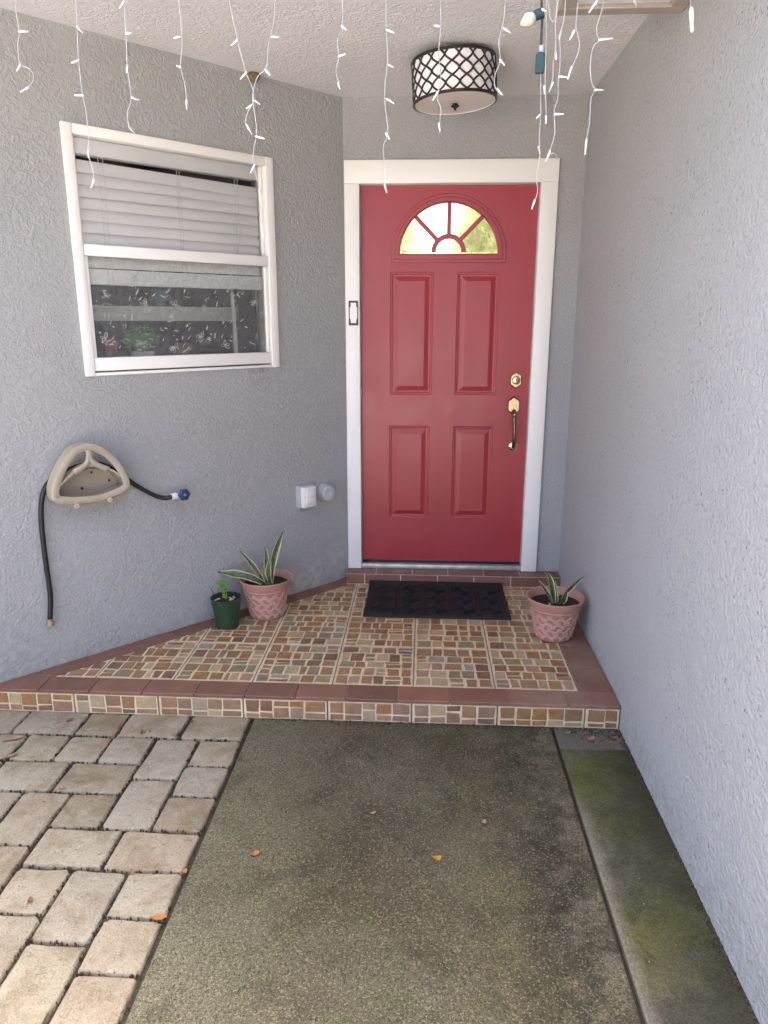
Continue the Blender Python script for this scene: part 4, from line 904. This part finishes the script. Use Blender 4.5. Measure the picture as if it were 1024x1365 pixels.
def pink_pot(root, c, rt, rb, h):
    z0 = STEP + .002
    b = MB(); prof = [(0, 0), (rb * .93, 0), (rb, .006), (rb + (rt * .86 - rb) * .86, h * .70), (rt * .875, h * .745), (rt * .862, h * .765), (rt * .885, h * .79), (rt * .965, h * .93), (rt, h * .985), (rt * .985, h), (rt * .95, h * .99), (rt * .88, h * .86), (rt * .8, h * .7)]
    b.lathe(prof, (c[0], c[1], z0), 48); p = b.build('pot', M['pot'], root, smooth=True)
    rad = lambda z: rb + (rt * .86 - rb) * .86 * (z / (h * .70))
    b = MB(); n = 13; rows_ = 4; zz0, zz1 = h * .07, h * .67; dz = (zz1 - zz0) / rows_
    def sp(a, z, o): return Vector((c[0] + (rad(z) + o) * math.cos(a), c[1] + (rad(z) + o) * math.sin(a), z0 + z))
    for r_ in range(rows_):
        for k in range(n):
            for sgn in (0, 1):
                a0 = 2 * math.pi * (k + .5 * sgn + (.25 if r_ % 2 else 0)) / n; da = 2 * math.pi / n * .46; up = 1 if sgn else -1; zc_ = zz0 + dz * (r_ + .5)
                hz = dz * .62; wz = dz * .24; lo = []; hi = []
                for q, (t, e_) in enumerate(((-1, -1), (1, -1), (1, 1), (-1, 1))):
                    aa = a0 + da * t * .95; z_ = zc_ + up * hz * t * .75 + e_ * wz; z_ = min(max(z_, h * .03), h * .705)
                    lo.append(sp(aa, z_, -.002)); hi.append(sp(aa, z_, .0022))
                b.prism(lo, hi, .0035, .0018)
    b.build('weave_relief', M['pot_relief'], p)
    b = MB(); b.lathe([(rt * .86, h * .82), (rt * .5, h * .84), (0, h * .85)], (c[0], c[1], z0), 32); b.build('soil', M['soil'], root, smooth='all')
    return z0 + h * .84
def chips(root, c, z, n, r):
    for k in range(n):
        a, q = random.uniform(0, 6.28), random.uniform(.2, 1) * r; L = random.uniform(.008, .016); an = random.uniform(0, 3)
        b = MB(); p = Vector((c[0] + q * math.cos(a), c[1] + q * math.sin(a), z + .003)); d_ = Vector((math.cos(an), math.sin(an), .1)) * L; s_ = Vector((-math.sin(an), math.cos(an), 0)) * L * .35
        b.prism([p - d_ - s_, p + d_ - s_, p + d_ + s_, p - d_ + s_], [x + Vector((0, 0, .003)) for x in (p - d_ - s_, p + d_ - s_, p + d_ + s_, p - d_ + s_)]); b.build('wood_chip', M['chip'], root)
random.seed(8)
g_ = 'pink pots with striped snake plants'
C1 = (-.440, -.585); t1 = thing('potted_snake_plant', 'tall snake plant in a pink pot beside the green pot', 'potted plant', (*C1, STEP), g_)
zs = pink_pot(t1, C1, .135, .084, .205)
bx = Vector((C1[0] + .012, C1[1] - .018, zs - .004))
PP = lambda x, y, dy=0.0: pix(270 + x * 130 / 1024, 690 + y * 160 / 1260, C1[1] + dy)
def bl_to(root, a, tip, wd, bend, tw=0.0): blade(root, a, (tip - a) - Vector(bend), ((tip - a) - Vector(bend)).length, wd, bend, tw)
bl_to(t1, bx + Vector((.012, .006, 0)), PP(845, 125, .02), .036, (.028, .0, -.005), .2)
bl_to(t1, bx + Vector((.0, .012, 0)), PP(660, 290, .03), .030, (-.002, .0, .0), .1)
bl_to(t1, bx + Vector((.016, -.006, 0)), PP(708, 405, -.01), .030, (.018, .0, .012), -.3)
bl_to(t1, bx + Vector((-.012, .010, 0)), PP(385, 335, .02), .026, (-.035, .0, .0), .5)
bl_to(t1, bx + Vector((-.014, -.004, 0)), PP(150, 568, -.03), .042, (-.050, .0, -.085), .5)
bl_to(t1, bx + Vector((.004, -.012, 0)), PP(640, 560, -.02), .020, (.004, .0, .0), -.2)
C2 = (.978, -.765); t2 = thing('potted_snake_plant', 'short snake plant in a pink pot against the long grey wall', 'potted plant', (*C2, STEP), g_)
zs = pink_pot(t2, C2, .136, .084, .205); chips(t2, C2, zs, 4, .09)
bx = Vector((C2[0] + .004, C2[1] - .02, zs - .004))
P2 = lambda x, y, dy=0.0: pix(660 + x * 200 / 1024, 740 + y * 260 / 1331, C2[1] + dy)
bl_to(t2, bx + Vector((-.010, .004, 0)), P2(352, 110, .0), .032, (-.025, 0, .0), .3)
bl_to(t2, bx + Vector((-.004, .012, 0)), P2(405, 165, .03), .028, (-.004, 0, .0), .1)
bl_to(t2, bx + Vector((.010, .006, 0)), P2(618, 140, -.02), .026, (.055, 0, -.045), .3)
bl_to(t2, bx + Vector((.014, -.006, 0)), P2(498, 240, -.02), .030, (.010, 0, .0), -.2)
bl_to(t2, bx + Vector((-.014, .0, 0)), P2(285, 160, .02), .018, (-.03, 0, .0), .4)
bl_to(t2, bx + Vector((-.012, .02, 0)), P2(320, 75, .05), .010, (-.03, 0, .02), .4)
C3 = (-.607, -.735); t3 = thing('potted_herb', 'small bright green sprout in a dark green nursery pot', 'potted plant', (*C3, STEP))
b = MB(); hgt = .150; b.lathe([(0, 0), (.052, 0), (.056, .004), (.058, .03), (.0685, hgt * .74), (.0705, hgt * .745), (.0715, hgt * .77), (.074, hgt * .97), (.075, hgt), (.071, hgt), (.068, hgt * .80)], (*C3, STEP + .002), 40); b.build('pot', M['green_pot'], t3, smooth=True)
zz = STEP + hgt * .93; b = MB(); b.lathe([(.0705, 0), (.04, .003), (0, .004)], (*C3, zz), 28); b.build('soil', M['soil'], t3, smooth='all')
chips(t3, C3, zz + .002, 7, .055)
P3 = lambda x, y, dy=0.0: pix(270 + x * 130 / 1024, 690 + y * 160 / 1260, C3[1] + dy)
for k, (x, y, dy) in enumerate(((200, 690, 0), (175, 700, -.01), (235, 690, .01), (215, 720, -.02), (190, 735, -.015), (225, 745, 0), (160, 690, .01), (245, 680, -.01), (205, 665, .02))):
    tip = P3(x, y, dy); base_ = Vector((C3[0] + random.uniform(-.006, .008), C3[1] + random.uniform(-.006, .006), zz))
    b = MB(); b.tube(cr([base_, (base_ + tip) / 2 + Vector((random.uniform(-.006, .006), 0, .005)), tip], 4), .0016, 6); st = b.build('stem', M['herb'], t3, smooth='all')
    for q in range(3):
        a = random.uniform(0, 6.28); dd = Vector((math.cos(a), math.sin(a) * .6, random.uniform(-.1, .35))).normalized(); s_ = dd.cross(Vector((0, 0, 1))).normalized(); c_ = tip; L = random.uniform(.013, .02); wv = L * .5
        b = MB(); b.mesh([c_, c_ + dd * L * .35 + s_ * wv, c_ + dd * L * .75 + s_ * wv * .9 + Vector((0, 0, .003)), c_ + dd * L, c_ + dd * L * .75 - s_ * wv * .9 + Vector((0, 0, .003)), c_ + dd * L * .35 - s_ * wv, c_ + dd * L * .5 - Vector((0, 0, .002))], [(0, 1, 6), (1, 2, 6), (2, 3, 6), (3, 4, 6), (4, 5, 6), (5, 0, 6)]); b.build('leaflet', M['herb'], st, smooth='all', recalc=False)
for a_, c_ in (((125, 830), (70, 715)), ((165, 810), (160, 735)), ((120, 820), (108, 790))):
    p0, p1 = P3(*a_), P3(*c_); b = MB(); b.tube([p0 - Vector((0, 0, .01)), (p0 + p1) / 2 + Vector((.003, 0, 0)), p1], [.0018, .0014, .0009], 6); b.build('twig', M['twig'], t3)

# ------------------------------------------------------------------ string lights hanging from the eave
SY = -2.2
ice = thing('icicle_light_string', 'white icicle light string hanging in drops from the porch eave', 'string lights', (.2, SY, ZC))
b = MB(); random.seed(4); b.tube(cr([(-1.5 + k * .13, SY + random.uniform(-.004, .004), ZC - .006 - (.006 if k % 2 else 0)) for k in range(21)], 3), .0024, 6); b.build('lead_wire', M['wire'], ice, smooth='all')
def bulb(p0, p1, Y, parent, r=.0034, mat=None):
    a, c = pix(*p0, Y), pix(*p1, Y + random.uniform(-.012, .012)); d_ = c - a
    b = MB(); b.tube([a - d_ * .15, a, a + d_ * .45, a + d_ * .5, a + d_ * .94, a + d_], [r * .6, r * 1.05, r * 1.05, r * .85, r * .8, r * .3], 8); b.build('bulb', mat or M['bulb'], parent, smooth='all')
def drop(pts, bulbs, Y=SY, r=.0010, top=True, br=.0025):
    P = [pix(x, y, Y + .006 * math.sin(i * 2.1)) for i, (x, y) in enumerate(pts)]
    if top and P[0].z < ZC - .03 and pts[0][1] <= 12:
        q = P[0]; n = max(2, int((ZC - .01 - q.z) / .09)); P = [Vector((q.x + (.008 * math.sin(k * 1.9 + q.x * 9)) * (n - k) / n, Y, ZC - .008 - (ZC - .008 - q.z) * k / n)) for k in range(n)] + P
    b = MB(); b.tube(cr(P, 4), r, 6); o = b.build('drop_cord', M['wire'], ice, smooth='all')
    for p0, p1 in bulbs: bulb(p0, p1, Y, o, br)
drop([(20, 0), (22, 20), (26, 42), (24, 60), (27, 85), (40, 92), (45, 105), (38, 116), (30, 122)], [((26, 42), (38, 42)), ((27, 87), (22, 95)), ((37, 117), (27, 123))])
drop([(101, 0), (103, 40), (105, 80), (110, 125), (115, 150), (118, 185), (118, 206), (125, 232), (122, 248)], [((103, 36), (111, 44)), ((104, 81), (95, 84)), ((110, 127), (99, 127)), ((118, 201), (118, 211)), ((125, 241), (121, 251))])
drop([(165, 0), (168, 45), (170, 90), (175, 130), (170, 150), (172, 168), (178, 176)], [((165, 3), (159, 11)), ((168, 45), (176, 44)), ((170, 88), (169, 97)), ((176, 130), (186, 134)), ((173, 170), (180, 178))])
drop([(238, 0), (241, 25), (243, 60), (241, 88), (247, 115), (249, 138)], [((240, 49), (231, 51)), ((241, 90), (235, 87)), ((249, 134), (249, 146))])
drop([(306, 0), (315, 45), (322, 75), (328, 97), (337, 118), (338, 135), (330, 150), (328, 165), (335, 178)], [((316, 54), (308, 61)), ((328, 97), (320, 106)), ((338, 133), (347, 139)), ((329, 167), (336, 179))])
drop([(366, 0), (365, 30), (358, 60), (355, 90), (343, 103), (337, 130), (341, 160), (342, 180), (338, 200), (338, 220), (345, 245), (347, 256)], [((363, 49), (372, 50)), ((354, 93), (361, 101)), ((336, 140), (328, 145)), ((342, 182), (353, 185)), ((339, 221), (334, 231)), ((346, 252), (347, 264))])
drop([(457, 0), (456, 35), (450, 55), (452, 75), (448, 95), (453, 115)], [((456, 35), (462, 40)), ((452, 75), (461, 72)), ((451, 111), (454, 120))])
drop([(515, 0), (515, 38), (517, 80), (514, 105), (513, 135), (516, 160), (517, 180), (511, 195), (513, 220), (513, 245), (515, 252)], [((516, 40), (526, 44)), ((517, 86), (525, 90)), ((516, 132), (526, 138)), ((515, 178), (520, 186)), ((513, 247), (516, 257))])
drop([(587, 0), (588, 35), (585, 70), (588, 105), (583, 130), (588, 145), (586, 168)], [((586, 35), (578, 34)), ((584, 122), (577, 134)), ((585, 165), (587, 175))])
drop([(674, 0), (671, 30), (665, 55), (667, 80), (660, 100), (660, 115), (666, 123)], [((672, 38), (681, 44)), ((667, 80), (673, 87)), ((663, 119), (670, 127))])
drop([(729, 0), (728, 60), (727, 110), (728, 140), (728, 160)], [((726, 115), (726, 126)), ((728, 155), (728, 165))], SY + .02)
drop([(721, 97), (721, 150), (719, 190), (720, 205), (718, 220), (715, 238), (717, 255), (711, 274)], [((720, 153), (715, 158)), ((718, 196), (720, 205)), ((713, 267), (709, 279))], SY + .03, top=False)
drop([(732, 0), (733, 20), (737, 29), (741, 22), (743, 0)], [((723, 12), (728, 15))], SY + .01)
drop([(744, 0), (741, 30), (741, 68), (738, 82), (737, 105), (733, 120)], [((741, 70), (742, 80)), ((737, 111), (732, 123))], SY - .015)
drop([(754, 0), (752, 25), (747, 48), (747, 72), (746, 95), (744, 110), (744, 130), (739, 148), (740, 175), (736, 192), (731, 207), (737, 204), (742, 207), (743, 213)], [((748, 44), (745, 53)), ((746, 102), (757, 103)), ((740, 152), (752, 152)), ((733, 203), (728, 215))], SY - .02)
drop([(771, 0), (768, 35), (773, 60), (765, 85), (759, 102)], [((766, 41), (759, 54)), ((762, 90), (757, 106))], SY - .03)
drop([(805, 0), (796, 35), (797, 48), (800, 53), (790, 65), (787, 95), (790, 113), (794, 119), (788, 132), (786, 165), (781, 190)], [((800, 53), (818, 51)), ((794, 120), (805, 120)), ((782, 187), (780, 207))], SY - .05)
drop([(797, 0), (793, 7)], [((795, 3), (785, 17))], SY - .06); drop([(843, -6), (845, 1)], [((844, -2), (849, 8))], SY - .04)
drop([(921, 0), (922, 14)], [((922, 14), (923, 43))], SY - .06, br=.0052)
gs = thing('green_light_string', 'dark green wire with cream bulb and teal plug among the icicle drops', 'string lights', tuple(pix(721, 0, SY + .03)))
P = [pix(x, y, SY + .03) for x, y in ((722, 0), (723, 20), (722, 45), (721, 74))]; q = P[0]; P = [Vector((q.x, q.y, ZC - .004)), Vector((q.x - .01, q.y, (q.z + ZC) / 2))] + P
b = MB(); b.tube(cr(P, 5), .0026, 8); b.build('wire', M['green_wire'], gs, smooth='all')
pa, pb = pix(721, 70, SY + .03), pix(721, 98, SY + .03); b = MB(); b.box((pa.x - .010, pa.x + .010), (SY + .022, SY + .038), (pb.z, pa.z)); b.build('plug', M['green_plug'], gs, bevel=.003)
b = MB(); b.box((pa.x - .004, pa.x + .004), (SY + .026, SY + .034), (pa.z + .001, pa.z + .014)); b.build('tag', M['wire'], gs)
s0, s1 = pix(724, 17, SY + .03), pix(713, 21, SY + .03); b = MB(); b.tube([s0, s1], [.011, .0105], 12); b.build('socket', M['green_plug'], gs, smooth=True)
s2 = pix(694, 33, SY + .03); d_ = s2 - s1; b = MB(); b.tube([s1 + d_ * t for t in (0, .08, .25, .45, .65, .82, .93, 1)], [.008, .010, .0135, .0145, .012, .008, .0045, .0012], 16); b.build('bulb', M['c9'], gs, smooth='all')

# ------------------------------------------------------------------ small things
nz = pixz(338, 101, ZC - .012); b = MB(); b.lathe([(.0, -.030), (.014, -.026), (.026, -.010), (.030, .004), (.022, .0115), (0, .0118)], nz, 14)
nest = b.build('mud_nest', plain('dried_mud', (.17, .11, .065), .95, var=.35, scale=60, bumpd=.004), smooth='all'); tag(nest, 'small brown mud nest where the ceiling meets the angled wall', 'nest')
random.seed(31)
def leafmat(n, col): return plain(n, col, .6, var=.25, scale=60)
LM = {'brown': leafmat('dry_brown_leaf', (.14, .055, .022)), 'dark': leafmat('dark_leaf', (.035, .022, .016)), 'tan': leafmat('tan_leaf', (.25, .155, .075)), 'orange': leafmat('orange_leaf', (.28, .11, .022)), 'yellow': leafmat('yellow_leaf', (.36, .17, .025))}
def fallen(px, py, z, L, wd, an, col, label, lift=.004):
    c_ = pixz(px, py, z + .004); b = MB(); n = 6; vs = []; fs = []
    d_ = Vector((math.cos(R(an)), math.sin(R(an)), 0)); s_ = Vector((-d_.y, d_.x, 0))
    for i in range(n + 1):
        t = i / n; w_ = wd * .5 * math.sin(math.pi * (t * .92 + .04)) ** .8 * (1 + random.uniform(-.1, .1)); p = c_ + d_ * L * (t - .5) + Vector((0, 0, lift * (2 * t - 1) ** 2))
        vs += [p + s_ * w_ + Vector((0, 0, lift * random.uniform(.5, 1.3))), p, p - s_ * w_ + Vector((0, 0, lift * random.uniform(.2, 1.2)))]
    for i in range(n): fs += [(i * 3, i * 3 + 1, i * 3 + 4, i * 3 + 3), (i * 3 + 1, i * 3 + 2, i * 3 + 5, i * 3 + 4)]
    lo_v = min(v.z for v in vs); vs = [v - Vector((0, 0, lo_v - z - .0012)) for v in vs]
    b.mesh(vs, fs); o = b.build('fallen_leaf', LM[col], None, smooth='all', recalc=False); tag(o, label, 'leaf', 'fallen leaves')
fallen(93, 960, .002, .034, .016, 60, 'brown', 'brown leaf on a pale paver next to the tiled riser')
fallen(254, 962, .002, .022, .010, 10, 'dark', 'small dark leaf on the corner paver by step and concrete pad')
fallen(17, 985, .002, .075, .018, 25, 'tan', 'long tan leaf on a paver, the upper of two by the wall side')
fallen(13, 1008, .002, .055, .020, 50, 'tan', 'tan leaf lying below the long tan leaf on a paver')
fallen(82, 1050, .002, .024, .012, -20, 'tan', 'small tan leaf in a joint between large pavers')
fallen(212, 1223, .002, .042, .020, 8, 'orange', 'bright orange leaf on the paver edge beside the concrete pad')
fallen(246, 1162, .002, .020, .014, 70, 'orange', 'orange leaf scrap in the joint between pavers and concrete pad')
fallen(176, 1164, .002, .014, .010, 30, 'orange', 'tiny orange leaf scrap in the joint between two pavers')
fallen(40, 1200, .002, .022, .014, 100, 'brown', 'small brown leaf on a paver away from the step')
fallen(340, 1138, .001, .026, .020, 30, 'orange', 'dull orange leaf on the concrete pad toward the pavers')
fallen(583, 1144, .001, .026, .022, 10, 'yellow', 'bright yellow-orange leaf in the middle of the concrete pad')
fallen(497, 1084, .001, .020, .012, 20, 'tan', 'small tan leaf on the concrete pad nearest its middle line')
fallen(645, 1096, .001, .024, .014, 60, 'tan', 'small tan leaf on the concrete pad toward the mossy strip')
fallen(788, 985, .002, .040, .022, 35, 'tan', 'curled tan leaf on the strip below the tiled riser')
fallen(757, 977, .002, .024, .010, 20, 'tan', 'narrow tan leaf at the control joint below the riser')
fallen(817, 984, .002, .026, .014, -30, 'brown', 'brown leaf wedged between riser and long grey wall')
# crumbs of litter along the wall base and below the riser
b = MB()
for k in range(1250):
    if k < 850: p = (XR - abs(random.gauss(0, .009)) - .002, random.uniform(-3.3, -1.43), .001)
    elif k < 980: p = (random.uniform(.93, XR - .01), FY - .016 - abs(random.gauss(0, .03)), .001)
    else: p = (random.uniform(-.3, .95), FY - .014 - abs(random.gauss(0, .012)), .0)
    s_ = random.uniform(.0015, .005); a = random.uniform(0, 3); q = [(p[0] + s_ * math.cos(a + t) * random.uniform(.6, 1.2), p[1] + s_ * math.sin(a + t) * random.uniform(.6, 1.2)) for t in (0, 1.5, 3.1, 4.6)]
    b.prism([(x, y, p[2]) for x, y in q], [(x, y, p[2] + s_ * .8) for x, y in q])
for k in range(1000):
    a, c, d, e = random.choice(LAY); x0, x1, y1, y0 = PX - c * UX, PX - a * UX, PY - d * UY, PY - e * UY; f = random.random()
    p = random.choice(((x0 + (x1 - x0) * f, y0), (x0 + (x1 - x0) * f, y1), (x0, y0 + (y1 - y0) * f), (x1, y0 + (y1 - y0) * f)))
    p = (p[0] + random.gauss(0, .0028), p[1] + random.gauss(0, .0028), -.009)
    if (p[0] - XL) * SA - p[1] * CA < .03: continue
    s_ = random.uniform(.0015, .0042); an = random.uniform(0, 3); q = [(p[0] + s_ * math.cos(an + t) * random.uniform(.6, 1.2), p[1] + s_ * math.sin(an + t) * random.uniform(.6, 1.2)) for t in (0, 1.5, 3.1, 4.6)]
    b.prism([(x, y, p[2]) for x, y in q], [(x, y, p[2] + .0085) for x, y in q])
cr_ = b.build('leaf_litter', plain('litter', (.045, .034, .022), .9, var=.6, scale=90), kind='stuff'); cr_['label'] = 'dark crumbs of leaf litter along wall base, riser and paver joints'
# weed sprouting from a paver joint
M['weed'] = leafm('weed_leaf', (.10, .17, .03), (.18, .26, .05), .2)
wd_ = thing('weed_sprout', 'tiny green weed in a paver joint below the tiled riser', 'weed', tuple(pixz(192, 978, 0)))
for k in range(9):
    p0 = pixz(192 + random.uniform(-4, 8), 978, 0); a = random.uniform(0, 6.28); L = random.uniform(.008, .024); tip = p0 + Vector((math.cos(a) * L, math.sin(a) * L, random.uniform(.006, .016))); s_ = Vector((-math.sin(a), math.cos(a), 0)) * .0026
    b = MB(); b.mesh([p0 - Vector((0, 0, .01)), (p0 + tip) / 2 + s_ + Vector((0, 0, .004)), tip, (p0 + tip) / 2 - s_ + Vector((0, 0, .004))], [(0, 1, 2), (0, 2, 3)]); b.build('leaf', M['weed'], wd_, recalc=False)

# ------------------------------------------------------------------ trees beyond the house, seen through the fan window
def tree(loc, h, clumps, label, seed, n=5200):
    random.seed(seed); t = thing('garden_tree', label, 'tree', loc, 'trees beyond the house'); L0 = Vector(loc)
    b = MB(); b.tube([L0, L0 + Vector((.05, .02, h * .35)), L0 + Vector((-.04, .05, h * .75))], [.16, .11, .05], 10)
    for c_, r_ in clumps: b.tube([L0 + Vector((0, 0, h * .3)), (L0 + Vector((0, 0, h * .45)) + L0 + Vector(c_)) / 2, L0 + Vector(c_)], [.06, .04, .015], 6)
    b.build('trunk', M['trunk'], t, smooth='all'); b = MB()
    for k in range(n):
        c_, r_ = random.choice(clumps); d_ = Vector((random.gauss(0, 1), random.gauss(0, 1), random.gauss(0, 1))).normalized() * r_ * random.random() ** .4
        p = L0 + Vector(c_) + d_; q = Vector((random.gauss(0, 1), random.gauss(0, 1), random.gauss(0, 1))).normalized(); s_ = q.orthogonal().normalized() * .045; q *= .085; b.face([p - q, p + s_, p + q, p - s_])
    b.build('crown', M['tree_leaf'], t, recalc=False)
tree((2.2, 9.5, -.08), 4.6, [((-.4, 0, 3.2), .75), ((-1.0, .2, 2.9), .5), ((.4, .3, 3.4), .8), ((-.9, -.2, 3.7), .6), ((.5, 0, 4.6), .7)], 'leafy tree glimpsed through the right panes of the fan window', 2, 4200)
tree((-1.1, 10.5, -.08), 3.6, [((.6, 0, 2.6), .6), ((0, .2, 2.7), .7), ((-.6, 0, 3.0), .7), ((1.15, -.2, 2.75), .5), ((.9, 0, 3.3), .5)], 'leafy tree glimpsed through the left panes of the fan window', 7, 3600)
